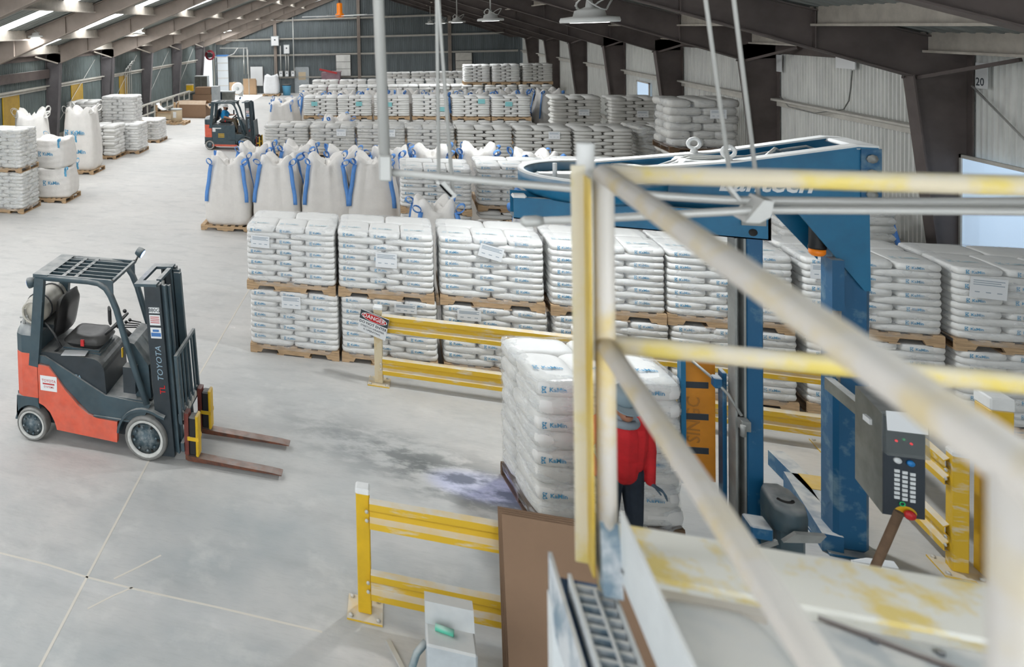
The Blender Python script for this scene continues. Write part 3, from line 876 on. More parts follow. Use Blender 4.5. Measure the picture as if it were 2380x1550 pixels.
# ---- front row, two tiers
AX = [-2.042, -.789, .50, 1.774, 3.007, 4.315, 5.60]
T1 = .893
ASH = {(1, 0): (-.40, .70, .26, .17, 'paper', -.022, .03), (1, 1): (.02, .55, .27, .20, 'paper', -.022, .02), (1, 2): (0.0, .74, .28, .17, 'paper', -.022, .25),
       (1, 3): (-.22, .74, .26, .16), (1, 5): (-.42, .76, .28, .17), (1, 6): (-.36, .70, .30, .22, 'paper', -.022, .06),
       (0, 0): (-.02, .77, .26, .17), (0, 1): (.22, .82, .28, .12), (0, 2): (-.3, .80, .28, .14)}
for tier in (1, 0):
    for i, x in enumerate(AX):
        lab = 'wrapped pallet of white sacks, front row, %s tier, %s from the left' % ('upper' if tier else 'lower', nth(i))
        load(lab, x + (.03 if tier == 0 else 0) , 10.19 + (.02 * (i % 3) - (.02 if tier == 0 else 0)), tier * T1, full=(tier == 1 or i == 0), group='front row of sack pallets', sheet=ASH.get((tier, i)),
             top_shift=.0, rz=jit(random.Random(i + tier * 9), .006))

# ---- second row (right of the bulk bags)
for i, (x, y) in enumerate(((.05, 15.1), (1.47, 15.55), (2.92, 15.75), (4.25, 15.6), (5.55, 15.3))):
    for tier in (1, 0):
        load('wrapped sack pallet behind the wrapping machine, second row, %s tier, %s from the left' % ('upper' if tier else 'lower', nth(i)),
             x, y, tier * T1, w=1.28, d=1.2, h=T1, lod=0 if tier and i < 2 else 1, full=False, group='second row of sack pallets', wrap='film' if tier else None,
             only_top=0 if tier else 2)
load('white film-wrapped sack pallet just right of the blue machine column', 4.95, 12.3, 0, w=1.25, d=1.1, h=1.93, layers=16, lod=1, full=False, wrap='film_heavy', only_top=9)

# ---- third row
CX = [-3.644, -2.327, -1.049, .271, 1.521, 2.917, 4.274]
for i, x in enumerate(CX):
    w = (CX[i + 1] - x - .04) if i < 6 else 1.30
    for tier in (1, 0):
        load('sack pallet in the third row beyond the bulk bags, %s tier, %s from the left' % ('upper' if tier else 'lower', nth(i)),
             x, 21.25, tier * T1, w=w, d=1.15, h=T1, layers=9, lod=1, full=False, wrap='film' if tier and i < 4 else None, group='third row of sack pallets',
             only_top=0 if tier else 3, grey=True, sheet=(.25, .72, .26, .2) if tier and i in (1, 2, 5) else None)
load('wrapped sack pallet at the right end of the third row', 5.75, 21.6, 0, w=1.2, d=1.1, h=1.79, layers=18, lod=1, full=False, wrap='film_heavy', only_top=11, rz=.12, grey=True)

# ---- fourth row with turquoise tickets
DX = [-3.545, -2.219, -.821, .594, 2.02, 3.382]
TK = [(-.22, .62), (.18, .62), (-.1, .60), (.42, .42), (.36, .72), (-.08, .62)]
for i, x in enumerate(DX):
    for tier in (1, 0):
        load('sack pallet with turquoise ticket in the fourth row, %s tier, %s from the left' % ('upper' if tier else 'lower', nth(i)) if tier else
             'lower sack pallet in the fourth row, %s from the left' % nth(i),
             x, 30.25, tier * T1, w=1.33, d=1.15, h=T1, layers=9, lod=1, full=False, wrap=None, group='fourth row of sack pallets',
             only_top=0 if tier else 4, sheet=(TK[i][0], TK[i][1], .24, .17, 'cyan_paper') if tier else None)
for i, (x, y, w) in enumerate(((4.72, 26.6, 1.42), (6.26, 26.2, 1.30))):
    load('tall grey sack pallet on the right of the fourth row, %s' % ('beside the ticketed pallets' if i == 0 else 'next to the right wall'),
         x, y, 0, w=w, d=1.2, h=2.10, layers=20, lod=1, full=False, wrap=None, only_top=13, grey=True, loose=.012, sheet=(.2, 1.62, .3, .2))

# ---- big pillow sacks on a pallet at the right wall
PB = [sack_mesh('bag', .62, .44, .2, 6, 8, 50 + k, ['bag_grey', 'logo', 'logo_pale'], puff=2.6) for k in range(3)]
def pillow(label, x, y, z, w, d, h, layers, base=True):
    t = thing('pallet_load', label, 'pallet load', (x + w / 2, y, z)); rng = random.Random(7)
    pallet(t, w, d, 0, False, 'wood_dark'); lh = (h - PH) / layers
    for k in range(layers):
        for c in range(3 if k % 2 else 2):
            n = 3 if k % 2 else 2
            o = put('bag', PB[rng.randrange(3)], t, (-w / 2 + w * (c + .5) / n + jit(rng, .03), (.3 if n == 3 else .22) + jit(rng, .03), PH + lh * k), (0 if n == 3 else PI / 2) + jit(rng, .06))
            o.scale = ((w / 3 / .44) if n == 3 else 1, 1.0 if n == 3 else w / 2 / .62, lh / .2 * 1.12)
            o = put('bag', PB[rng.randrange(3)], t, (-w / 2 + w * (c + .5) / n + jit(rng, .03), .85, PH + lh * k), (0 if n == 3 else PI / 2))
            o.scale = ((w / 3 / .44) if n == 3 else 1, 1.0 if n == 3 else w / 2 / .62, lh / .2 * 1.12)
    put('stretch_wrap', wrap_mesh(w, d, h - .1, layers, 'film'), t, (0, 0, .1))
    label_sheet(t, .25, h - .3, .3, .2)
    return t
pillow('pallet of plump pillow-shaped sacks stacked high against the right wall', 5.80, 19.5, 1.50, 1.32, 1.15, 1.18, 6)
load('sack pallet carrying the pillow-shaped sacks at the right wall', 5.80, 19.5, 0, w=1.32, d=1.15, h=1.50, layers=14, lod=1, full=False, wrap=None, only_top=4, grey=True)

# ---- far rows
for i in range(8):
    load('far sack pallet in the fifth row, %s from the left' % nth(i), -4.41 + i * 1.36, 35.9, 0, w=1.32, d=1.1, h=1.79, layers=16, lod=1, full=False, wrap=None, only_top=4, group='fifth row of sack pallets', loose=.012)
for i in range(8):
    load('far sack pallet in the sixth row, %s from the left' % nth(i), -4.16 + i * 1.40, 39.5, 0, w=1.34, d=1.1, h=1.80, layers=16, lod=1, full=False, wrap=None, only_top=3, group='sixth row of sack pallets', loose=.012)
for i in range(4):
    load('far sack pallet in the last row before the end wall, %s from the left' % nth(i), -.6 + i * 1.45, 43.5, 0, w=1.4, d=1.1, h=1.92, layers=16, lod=1, full=False, wrap=None, only_top=3, group='last row of sack pallets', loose=.012)
for i, x in enumerate((2.92, 4.05, 5.28)):
    load('sack pallet on the third tier far back, %s' % ('left of three', 'middle of three', 'right of three')[i], x, 35.95, 1.79, w=1.08 + .05 * i, d=1.0, h=.90, layers=10, lod=1, full=True, wrap=None, group='third-tier sack pallets', grey=(i == 2))

# ---- left side
def left_load(label, x1, y0, z0, w, d, h, layers, **k):
    return load(label, x1 - w, y0, z0, w=w, d=d, h=h, layers=layers, lod=k.pop('lod', 1), full=True, **k)
left_load('film-wrapped pallet of white sacks on the left, upper of the nearest pair', -9.16, 16.72, 1.06, 1.22, 1.0, 1.10, 10, wrap='film_heavy', palmt='wood')
left_load('film-wrapped pallet of white sacks on the left, lower of the nearest pair', -9.13, 16.70, 0, 1.22, 1.0, 1.06, 10, wrap='film_heavy')
left_load('wrapped pallet of white sacks at the left picture edge, upper tier', -10.45, 16.5, .95, 1.2, 1.0, .9, 9, wrap='film_heavy')
left_load('wrapped pallet of white sacks at the left picture edge, lower tier', -10.45, 16.5, 0, 1.2, 1.0, .95, 9, wrap='film_heavy')
load('loose stack of plump white sacks on a pallet on the left, without film', -10.72, 24.85, 0, w=1.02, d=1.15, h=1.22, layers=9, lod=1, full=True, wrap=None, loose=.03, cols=2)
load('wrapped sack pallet standing beyond the loose stack on the left', -10.45, 26.1, 0, w=1.22, d=1.2, h=1.12, layers=10, lod=1, full=True, wrap='film')
load('tall sack pallet on top of a wrapped one by the left wall', -11.15, 27.1, .9, w=1.4, d=1.15, h=1.2, layers=9, lod=1, full=True, wrap='film', loose=.01)
load('sack pallet under the tall one by the left wall', -11.15, 27.35, 0, w=1.3, d=1.15, h=.9, layers=8, lod=1, full=False, wrap=None)
load('grey-looking sack pallet close against the left wall', -12.25, 26.2, .85, w=1.1, d=1.2, h=1.12, layers=9, lod=1, full=True, wrap=None, loose=.015)
load('sack pallet under the grey-looking one against the left wall', -12.25, 26.2, 0, w=1.1, d=1.2, h=.85, layers=8, lod=1, full=False, wrap=None)
load('small sack pallet farthest along the left aisle', -10.45, 28.9, 0, w=1.15, d=1.15, h=.95, layers=8, lod=1, full=True, wrap='film')
# ================================================================== bulk bags
def bulk_body(seed, a, hs, taper, mt, logos=(), panel=True, ear=.16, squash=1.0, flat_top=False):
    rng = random.Random(seed); mb = MB(); n = 56
    ph = [rng.random() * 6.28 for _ in range(10)]
    rings = []
    K = 22
    def rad(th, e): 
        c, s = abs(math.cos(th)), abs(math.sin(th)); return 1 / (c ** e + s ** e) ** (1 / e)
    def surf(th, t):
        e = 4.5 + 2 * (1 - t)
        sc = (.90 + .10 * min(1, t / .08)) * (1 - taper * max(0, (t - .35) / .65) ** 1.3) * (1 + .035 * math.sin(PI * min(1, t * 1.15)))
        r = a * sc * rad(th, e)
        r += a * .020 * (.3 + t) * math.sin(9 * th + ph[0] + 2 * t) + a * .022 * t * t * math.sin(17 * th + ph[1] - 3 * t) + a * .008 * math.sin(30 * t + ph[2] + 2 * math.sin(th * 3))
        if panel:
            for q in range(4):
                for off in (-.30, .30):
                    d = (th - q * PI / 2 - off + PI) % (2 * PI) - PI
                    r -= a * .075 * math.exp(-(d / .055) ** 2) * (.25 + .75 * t)
        z = hs * t + .015 * t * math.sin(3 * th + ph[3])
        return r, z
    vs = []
    for k in range(K + 1):
        t = k / K
        for i in range(n):
            th = 2 * PI * i / n; r, z = surf(th, t); vs.append((r * math.cos(th), r * math.sin(th) * squash, z))
    cnt = K + 1
    if flat_top:
        tops = [(.9, .02), (.6, .04), (.3, .05), (.1, .06)]
    else:
        tops = [(.93, 1.0), (.80, .95), (.60, .35), (.38, .25), (.2, .4), (.06, .2)]
    for j, (f, ez) in enumerate(tops):
        for i in range(n):
            th = 2 * PI * i / n; r, z = surf(th, 1.0)
            c4 = abs(math.sin(2 * th)) ** 1.8
            rr = r * f * (1 + .10 * math.sin(7 * th + ph[4] + j * 1.7) * (1 - f + .1))
            zz = z + (ez if flat_top else (ear * ez * (c4 * 1.25 - .25) + ear * .30 * math.sin(5 * th + ph[5] + 2.1 * j) * (1 - abs(f - .5)) * .55 - (.05 if j == 3 else 0)))
            vs.append((rr * math.cos(th), rr * math.sin(th) * squash, zz))
        cnt += 1
    fs = [(k * n + i, k * n + (i + 1) % n, (k + 1) * n + (i + 1) % n, (k + 1) * n + i) for k in range(cnt - 1) for i in range(n)]
    fs.append(tuple(range(n))[::-1]); fs.append(tuple((cnt - 1) * n + i for i in range(n)))
    mb._add(vs, fs, 0, True)
    for (z, s, x) in logos:
        r = a * squash * 1.03
        logo(mb, (x, -r - .012, z), (1, 0, 0), (0, 0, 1), s, 1)
    return mb.mesh('body', [mt, 'logo'])
def bulk_straps(seed, a, hs, taper, mt, strap_len=.6, w=.075, loop=.2, squash=1.0):
    rng = random.Random(seed); out = []
    for cx, cyy in ((-1, -1), (1, -1), (1, 1), (-1, 1)):
        mb = MB()
        rt = a * (1 - taper) * .93
        top = Vector((cx * rt * .94, cyy * rt * .94 * squash, hs * 1.01))
        if strap_len:
            pts = []
            for k in range(9):
                t = 1 - strap_len * k / 8
                sc = (1 - taper * max(0, (t - .35) / .65) ** 1.3)
                pts.append(Vector((cx * a * sc * (.90 + .012 * math.sin(k * 1.3)), cyy * (a * sc * 1.035 + .006) * squash, hs * t)))
            mb.ribbon(pts, w, (1, 0, 0), .006)
            s0 = pts[0]
        else: s0 = top
        lean = Vector((cx * (.35 + .5 * rng.random()), cyy * .3 * rng.random() + jit(rng, .5), 0))
        l = loop * (.75 + .5 * rng.random())
        pts = []
        fl = rng.random()
        for k in range(13):
            a_ = 2 * PI * k / 12
            px = (1 - math.cos(a_)) / 2 * l * 1.15
            py = math.sin(a_) * l * .36
            up = Vector((0, 0, 1)); side = lean.normalized()
            ax = (up * (1 - .55 * fl) + side * (.25 + .7 * fl)).normalized(); cr = ax.cross(Vector((-side.y, side.x, 0)))
            pts.append(s0 + Vector((0, 0, .01)) + ax * px + cr * py)
        sd = Vector((-lean.y, lean.x, .25))
        mb.ribbon(pts, w * .95, sd, .006)
        out.append(mb.mesh('lifting_strap', mt))
    return out
FB = []
for k in range(4):
    A, HS, TP = .52, 1.38 + .03 * k, .24 + .04 * (k % 2)
    FB.append((bulk_body(300 + k, A, HS, TP, 'fibc', ear=.19), bulk_straps(320 + k, A, HS, TP, 'strap', loop=.15, w=.085)))
FL = [(bulk_body(360, .53, .78, .06, 'fibc', ((.42, .13, .05),), panel=False, ear=.06), bulk_straps(361, .53, .78, .06, 'strap_pale', .22, .06, .14)),
      (bulk_body(362, .55, 1.86, .14, 'fibc', ((1.25, .19, -.05), (.62, .19, -.03)), panel=False, ear=.22), bulk_straps(363, .55, 1.86, .14, 'strap_white', 0, .07, .24)),
      (bulk_body(364, .55, 1.75, .16, 'fibc', (), panel=False, ear=.24), bulk_straps(365, .55, 1.75, .16, 'strap_white', 0, .07, .26)),
      (bulk_body(366, .52, 1.36, .22, 'fibc', ((.32, .12, .1),), ear=.1), bulk_straps(367, .52, 1.36, .22, 'strap', .18, .06, .13))]
def bulk_pallet(label, x, y, w=1.14, d=1.05, z=0, rz=0.0, grp='pallets under the bulk bags'):
    t = thing('pallet', label, 'pallet', (x, y - d / 2, z), rz, grp)
    key = (w, d, 'sep')
    if key not in _pal:
        st = MB().prism(stringer_poly(w), 'y', 0, .04).mesh('stringer', 'wood')
        bd = MB().bx(-.048, .048, 0, d, 0, .016).mesh('deck_board', 'wood')
        _pal[key] = (st, bd)
    st, bd = _pal[key]
    for yy in (.0, d / 2 - .02, d - .04): put('stringer', st, t, (0, yy, 0))
    for k in range(7):
        xx = -w / 2 + .05 + (w - .1) * k / 6
        put('deck_board', bd, t, (xx, 0, PH - .016))
        if k % 3 == 0: put('deck_board', bd, t, (xx, 0, 0))
    return t
def bulk(label, var, x, y, z=PH, rz=0.0, group='bulk bags', sc=(1, 1, 1)):
    t = thing('bulk_bag', label, 'bulk bag', (x, y, z), rz, group); t.scale = sc
    put('body', var[0], t)
    for m in var[1]: put('lifting_strap', m, t)
    return t
BX = [-3.70, -2.55, -1.50, -.50]
for i, x in enumerate(BX):
    bulk_pallet('low wooden pallet under the %s front bulk bag with blue straps' % ('leftmost', 'second', 'third', 'fourth')[i], x - .02, 16.78)
    bulk('upright white bulk bag with blue lifting straps, front of the group, %s from the left' % nth(i), FB[i], x, 16.78, rz=jit(random.Random(i), .08))
for i, (x, y) in enumerate(((-3.3, 18.05), (-2.25, 18.1), (-1.2, 18.0), (-.15, 18.1), (.75, 18.15), (1.75, 18.2), (2.9, 18.1))):
    bulk_pallet('pallet under the %s bulk bag of the rear line' % nth(i), x, y)
    bulk('white bulk bag with blue straps in the rear line, %s from the left' % nth(i), FB[(i + 2) % 4], x, y, rz=jit(random.Random(i + 40), .3), group='rear line of bulk bags', sc=(.98, .98, 1.02))
bulk_pallet('pallet under the bulk bag squeezed behind the front sack row', .58, 13.2)
bulk('white bulk bag with tall blue loop squeezed behind the front sack row', FB[1], .58, 13.2, rz=.15, sc=(.82, .85, .96))
bulk_pallet('pallet under the bulk bag hidden behind the machine ring', 2.25, 13.2)
bulk('white bulk bag with blue loop just left of the blue machine arm', FB[2], 2.22, 13.2, rz=1.4, sc=(1, 1, 1.0))
bulk_pallet('pallet under the bulk bag right of the machine column', 6.35, 14.05)
bulk('white bulk bag with dark blue loop right of the machine column, near the wall', FB[3], 6.35, 14.05, rz=.4)
# between third and fourth rows, and left of the fourth row
for i, (x, y, r) in enumerate(((-4.32, 29.5, .1), (-4.34, 31.0, .5))):
    bulk_pallet('pallet under the bulk bag left of the ticketed pallets, %s' % ('front', 'rear')[i], x, y)
    bulk('bulk bag with faint lettering at the left end of the fourth row, %s one' % ('front', 'rear')[i], FL[3], x, y, rz=r, group='bulk bags by the fourth row', sc=(1, 1, 1.06 if i == 0 else 1.08))
bulk_pallet('pallet under the single bulk bag between third and fourth rows', -1.85, 25.2)
bulk('single pointed bulk bag standing between the third and fourth sack rows', FB[2], -1.85, 25.2, rz=.3, sc=(1.0, 1, .96))
for i in range(8):
    x = -3.4 + i * 1.3
    bulk_pallet('pallet in the hidden line behind the fourth row, %s from the left' % nth(i), x, 32.6)
    bulk('bulk bag whose crumpled top shows behind the fourth sack row, %s from the left' % nth(i), FB[i % 4], x, 32.6, rz=i * .7, group='bulk bags behind the fourth row', sc=(1.1, 1, 1.08))
# left side: two-high low bulk bags and tall ones with the supplier mark
bulk_pallet('pallet under the two low bulk bags on the left', -9.05, 18.55, w=1.0)
bulk('squat bulk bag with pale blue straps on the left, lower of two', FL[0], -9.05, 18.55, PH, rz=.10, group='squat bulk bags')
bulk('squat bulk bag with pale blue straps on the left, upper of two', FL[0], -9.12, 18.58, PH + .80, rz=-.06, group='squat bulk bags', sc=(.97, .97, .98))
bulk_pallet('pallet under the tall lettered bulk bag on the left', -9.95, 22.5)
bulk('tall bulk bag with blue lettering on the left aisle', FL[1], -9.95, 22.5, PH, rz=.05, sc=(1, 1, 1.0))
bulk_pallet('pallet under the tall plain bulk bag behind the squat ones', -11.05, 21.0)
bulk('tall plain bulk bag with open loops behind the squat ones on the left', FL[2], -11.05, 21.0, PH, rz=.4, sc=(1.05, 1.05, 1.08))
bulk_pallet('pallet at the far wall under the bright white bulk bag', -8.08, 50.9)
FW = (bulk_body(390, .50, 1.22, .10, 'fibc_white', ear=.12), [])
bulk('bright white bulk bag alone on a pallet near the far wall', FW, -8.08, 50.9)
# ================================================================== forklifts
def arc(cx, cz, r, a0, a1, n): return [(cx + r * math.cos(math.radians(a0 + (a1 - a0) * k / n)), cz + r * math.sin(math.radians(a0 + (a1 - a0) * k / n))) for k in range(n + 1)]
def forklift(label, loc, rz, electric=False):
    T = thing('forklift', label, 'forklift', loc, rz)
    HW = .38
    # --- counterweight
    plan = [(-1.27, -HW), (-1.46, -HW), (-1.54, -.33), (-1.585, -.22), (-1.60, 0), (-1.585, .22), (-1.54, .33), (-1.46, HW), (-1.27, HW)]
    cw = MB().prism(plan, 'z', .50, 1.0).build('counterweight', 'orange', T)
    inner = [(x * 1.0 + (-.0), y * .985) for x, y in plan]
    mb = MB().prism(inner, 'z', 1.002, 1.20)
    vs0 = [(x, y) for x, y in inner]
    mb._add([(x, y, 1.20) for x, y in vs0] + [(-1.42 + (x + 1.42) * .72, y * .86, 1.29) for x, y in vs0], [(i, (i + 1) % 9, 9 + (i + 1) % 9, 9 + i) for i in range(9)] + [tuple(range(9, 18))], 0, True)
    mb.build('rear_cover', 'truck', cw)
    mb = MB()
    for s in (-1, 1):
        sk_ = [(-1.27, .50), (-1.54, .50), (-1.545, .25), (-1.53, .22)] + arc(-1.36, .19, .215, 172, 60, 6) + [(-1.27, .44)]
        mb.prism(sk_, 'y', s * HW, s * (HW - .1))
    mb.bx(-1.58, -1.45, -.28, .28, .24, .50)
    mb.build('rear_skirt', 'truck', cw)
    # --- chassis and side panels
    MB().bx(-1.45, .12, -.24, .24, .16, .60).bx(-.30, .16, -.2, .2, .14, .5).build('chassis', 'truck_black', T)
    for s in (-1, 1):
        y0, y1 = (s * HW, s * (HW - .05))
        if not electric:
            poly = [(-1.262, .89), (-1.13, .875), (-1.05, .79), (-.94, .645), (-.78, .485), (-.66, .405), (-.56, .375), (-.32, .37), (-.33, .14), (-1.05, .17), (-1.075, .26), (-1.13, .36), (-1.20, .42), (-1.262, .445)]
            p = MB().prism(poly, 'y', y0, y1).build('side_panel', 'orange', T)
            if s < 0:
                mb = MB().bx(-1.235, -1.03, y0 - .003, y0, .60, .77)
                text_on(mb, 'TOYOTA', (-1.13, y0 - .004, .715), (1, 0, 0), (0, 0, 1), .042, 1, bold=.01)
                mb.bx(-1.205, -1.06, y0 - .004, y0 - .003, .672, .688, 1)
                text_on(mb, 'SYSTEMS', (-1.13, y0 - .004, .645), (1, 0, 0), (0, 0, 1), .032, 1, bold=.01)
                mb.build('decal', ['white', 'red_print'], p)
            poly = [(-1.262, .90), (-1.13, .885), (-.94, .66), (-.66, .415), (-.56, .385), (-.05, .40), (.06, .60), (-.46, .63), (-.52, .66), (-1.18, .98), (-1.262, .98)]
            MB().prism(poly, 'y', s * (HW - .02), s * (HW - .09)).build('side_frame', 'truck', T)
        else:
            p = MB().bx(-1.26, -.36, min(y0, y1), max(y0, y1), .22, .98).build('side_panel', 'truck', T)
            if s < 0:
                mb = MB()
                for k in range(3): mb.bx(-1.02, -.78, y0 - .003, y0, .50 + .06 * k, .53 + .06 * k)
                mb.build('decal', 'yellow_clean', p)
                MB().bx(-1.24, -.90, y0 - .004, y0, .84, .88).bx(-1.24, -1.12, y0 - .004, y0, .72, .84).build('sticker', 'white', p)
            MB().bx(-1.26, -.3, min(y0, y1) - .004, max(y0, y1), .14, .22).build('sill', 'orange', T)
            MB().prism([(-.36, .3), (-.36, .62), (.05, .62), (-.05, .38), (-.2, .3)], 'y', s * (HW - .02), s * (HW - .09)).build('side_frame', 'truck', T)
        # step with anti-slip holes
        st = MB().bx(-.60, -.18, min(s * HW, s * .27), max(s * HW, s * .27), .385, .40).build('step', 'truck', T)
        mb = MB()
        for i in range(5):
            for j in range(2): mb.bx(-.56 + .075 * i, -.51 + .075 * i, s * (.305 + .035 * j) - .008, s * (.305 + .035 * j) + .008, .4005, .402)
        mb.build('tread_hole', 'void', st)
        # front fender
        a = arc(0, .235, .325, 176, 62, 10); b_ = arc(0, .235, .300, 62, 176, 10)
        f = MB().prism(a + [(.22, .50), (.22, .475)] + b_, 'y', s * (HW + .02), s * .17, smooth=False).build('fender', 'truck', T)
    # --- hood
    hood = [(-1.27, .60), (-1.27, 1.0), (-1.20, 1.02)] + [(-.62 + .15 * math.sin(a), .86 + .15 * math.cos(a)) for a in np.linspace(0, 1.45, 7)] + [(-.455, .62)]
    hd = MB().prism(hood, 'y', -.335, .335).build('engine_hood', 'truck_black', T)
    if not electric:
        mb = MB(); mb.torus((-1.07, -.3365, .79), .026, .004, 'y', 18, 4); mb.torus((-1.07, -.3365, .79), .012, .003, 'y', 12, 4)
        text_on(mb, 'TOYOTA', (-.90, -.338, .785), (1, 0, -.06), (0, 0, 1), .075, 0, bold=.012)
        mb.build('lettering', 'mast_label', hd)
    MB().bx(-.50, -.02, -.34, .34, .60, .625).build('floor_plate', 'truck', T)
    # --- cowl
    cw_ = MB().prism([(-.13, .62), (.04, .62), (.02, .98), (-.14, 1.20), (-.24, 1.22), (-.20, 1.0)], 'y', -.27, .27).build('cowl', 'truck', T)
    MB().bx(-.24, -.10, -.37, -.25, .70, .98).build('dash_box', 'truck_black', T)
    # --- steering
    sc = MB().tube((-.20, -.05, 1.15), (-.40, -.05, 1.30), .028, 10).build('steering_column', 'black', T)
    mb = MB(); mb.torus((0, 0, 0), .165, .014, 'z', 24, 6)
    for k in range(3): mb.tube((0, 0, -.02), (.16 * math.cos(k * 2.1 + .5), .16 * math.sin(k * 2.1 + .5), 0), .012, 6)
    mb.ball((.13, .09, .04), .024, 8, 6)
    mb.xf(Matrix.Translation((-.42, -.05, 1.31)) @ Matrix.Rotation(-.75, 4, 'Y')).build('steering_wheel', 'black', T)
    for k in range(4):
        mb = MB(); y = .12 + .05 * k
        mb.path([(-.10, y, 1.10), (-.25, y, 1.22), (-.46 + .03 * k, y, 1.20 + .01 * k)], .008, 6); mb.ball((-.47 + .03 * k, y, 1.205 + .01 * k), .021, 8, 6)
        mb.build('lever', 'black', T)
    # --- seat
    st = MB().bx(-1.04, -.56, -.22, .22, 1.0, 1.025).bx(-1.02, -.58, -.21, .21, 1.03, 1.05).build('seat_suspension', 'truck', T)
    def cushion(x0, x1, y0, y1, z0, z1, name):
        mb = MB(); nx, ny = 8, 8; vs = []
        for sgn in (1, -1):
            for i in range(nx + 1):
                for j in range(ny + 1):
                    u, v = -1 + 2 * i / nx, -1 + 2 * j / ny
                    k = sq_k(u, v, 5)
                    t = max(0, 1 - max(abs(u), abs(v)) ** 6) ** .4
                    dip = .25 * (1 - v * v) * (1 - u * u) if sgn > 0 else 0
                    rise = .35 * max(0, u - .3) if sgn > 0 else 0
                    vs.append(((x0 + x1) / 2 + u / k * (x1 - x0) / 2, (y0 + y1) / 2 + v / k * (y1 - y0) / 2, (z0 + z1) / 2 + sgn * (z1 - z0) / 2 * t * (1 - dip + rise)))
        n = (nx + 1) * (ny + 1); fs = []
        for sg in (0, 1):
            for i in range(nx):
                for j in range(ny):
                    q = [sg * n + i * (ny + 1) + j, sg * n + (i + 1) * (ny + 1) + j, sg * n + (i + 1) * (ny + 1) + j + 1, sg * n + i * (ny + 1) + j + 1]
                    fs.append(q if sg == 0 else q[::-1])
        mb._add(vs, fs, 0, True); return mb
    cushion(-1.03, -.52, -.25, .25, 1.04, 1.19, 'c').build('seat_cushion', 'seat', T)
    cushion(-.26, .26, -.25, .25, -.07, .07, 'b').xf(Matrix.Translation((-1.06, 0, 1.37)) @ Matrix.Rotation(-PI / 2 + .22, 4, 'Y') @ Matrix.Rotation(PI, 4, 'X') @ Matrix.Rotation(PI, 4, 'X')).build('seat_backrest', 'seat', T)
    MB().bx(-.78, -.74, -.26, -.235, 1.10, 1.17).build('seat_belt_buckle', 'red', T)
    if not electric:
        # paper and cup tray lying on the hood beside the seat
        MB().bar((-.98, -.30, 1.02), (-.70, -.27, 1.035), .14, .004).build('paper', 'white', T)
        # --- gas tank across the rear
        tk = MB().lathe([(0, -.33), (.09, -.325), (.145, -.29), (.155, -.24), (.155, .24), (.145, .29), (.09, .325), (0, .33)], (-1.345, .06, 1.44), 20, 'y').build('gas_tank', 'tank', T)
        for y in (-.12, .22):
            MB().torus((-1.345, y, 1.44), .16, .010, 'y', 24, 6).build('tank_strap', 'black', tk)
        MB().torus((-1.345, -.30, 1.44), .12, .014, 'y', 20, 6).build('tank_collar', 'tank', tk)
        MB().prism([(-1.56, 1.28), (-1.12, 1.28), (-1.12, 1.24), (-1.56, 1.24)], 'y', -.2, .34).build('tank_cradle', 'truck_black', T)
        mb = MB().tube((-1.47, -.27, 1.28), (-1.47, -.27, 1.46), .018, 8).tube((-1.52, -.27, 1.36), (-1.42, -.27, 1.38), .014, 8)
        mb.build('tank_valve', 'conduit', T)
        MB().path([(-1.2, -.28, 1.33), (-1.08, -.30, 1.22), (-1.0, -.29, 1.08), (-1.1, -.28, 1.0)], .014, 7).build('gas_hose', 'black', T)
    # --- overhead guard
    G = MB()
    for s in (-1, 1):
        y = s * .35
        MB().bar((-1.315, y, .86), (-1.205, y, 1.87), .07, .115, up=(1, 0, 0)).build('rear_pillar', 'truck', T)
        MB().path([(-1.25, y, 1.875), (-.62, y, 1.88), (-.50, y, 1.868), (-.415, y, 1.82), (-.36, y, 1.74), (-.30, y, 1.60), (-.20, y, 1.25), (-.10, y, .93), (.015, y, .60)], .037, 10).build('front_pillar', 'truck', T)
        MB().prism([(-.50, 1.90), (-.33, 1.90), (-.33, 1.76)], 'y', y - .012, y + .012).build('guard_gusset', 'truck', T)
    rf = MB().bx(-1.28, -1.10, -.38, .38, 1.875, 1.915).build('guard_roof', 'truck', T)
    MB().bx(-1.10, -.32, -.37, -.34, 1.89, 1.915).build('roof_bar', 'truck', rf); MB().bx(-1.10, -.32, .34, .37, 1.89, 1.915).build('roof_bar', 'truck', rf)
    for x in (-.93, -.78): MB().bx(x - .022, x + .022, -.36, .36, 1.888, 1.908).build('roof_bar', 'truck', rf)
    MB().bx(-.345, -.315, -.38, .38, 1.885, 1.915).build('roof_bar', 'truck', rf)
    for y in (-.24, -.12, 0, .12, .24): MB().bx(-1.10, -.33, y - .009, y + .009, 1.868, 1.912).build('roof_bar', 'truck', rf)
    # lights and mirror
    def spot(x, y, z, d, mt):
        o = MB().lathe([(.02, -.05), (.05, -.045), (.06, .0), (.06, .03), (.052, .035)], n=14).xf(Matrix.Translation((x, y, z)) @ Vector(d).to_track_quat('Z', 'Y').to_matrix().to_4x4()).build('spot_lamp', 'truck', T)
        MB().lathe([(0, .034), (.05, .036)], n=14).xf(Matrix.Translation((x, y, z)) @ Vector(d).to_track_quat('Z', 'Y').to_matrix().to_4x4()).build('lens', mt, o)
    spot(-.28, .43, 1.99, (1, -.09, -.55), 'blue_lamp'); spot(-1.33, -.34, 1.80, (-1, -.2, -.3), 'blue_lamp')
    MB().path([(-.33, .35, 1.88), (-.30, .42, 1.96)], .012, 6).build('lamp_bracket', 'black', T)
    mb = MB().bev(-.015, .015, -.06, .06, -.09, .09, .012).xf(Matrix.Translation((-.40, -.30, 1.50)) @ Matrix.Rotation(.5, 4, 'Z'))
    mb.build('mirror', 'black', T)
    MB().bx(-.235, -.225, -.405, -.37, 1.10, 1.20).build('warning_sticker', 'yellow_clean', T)
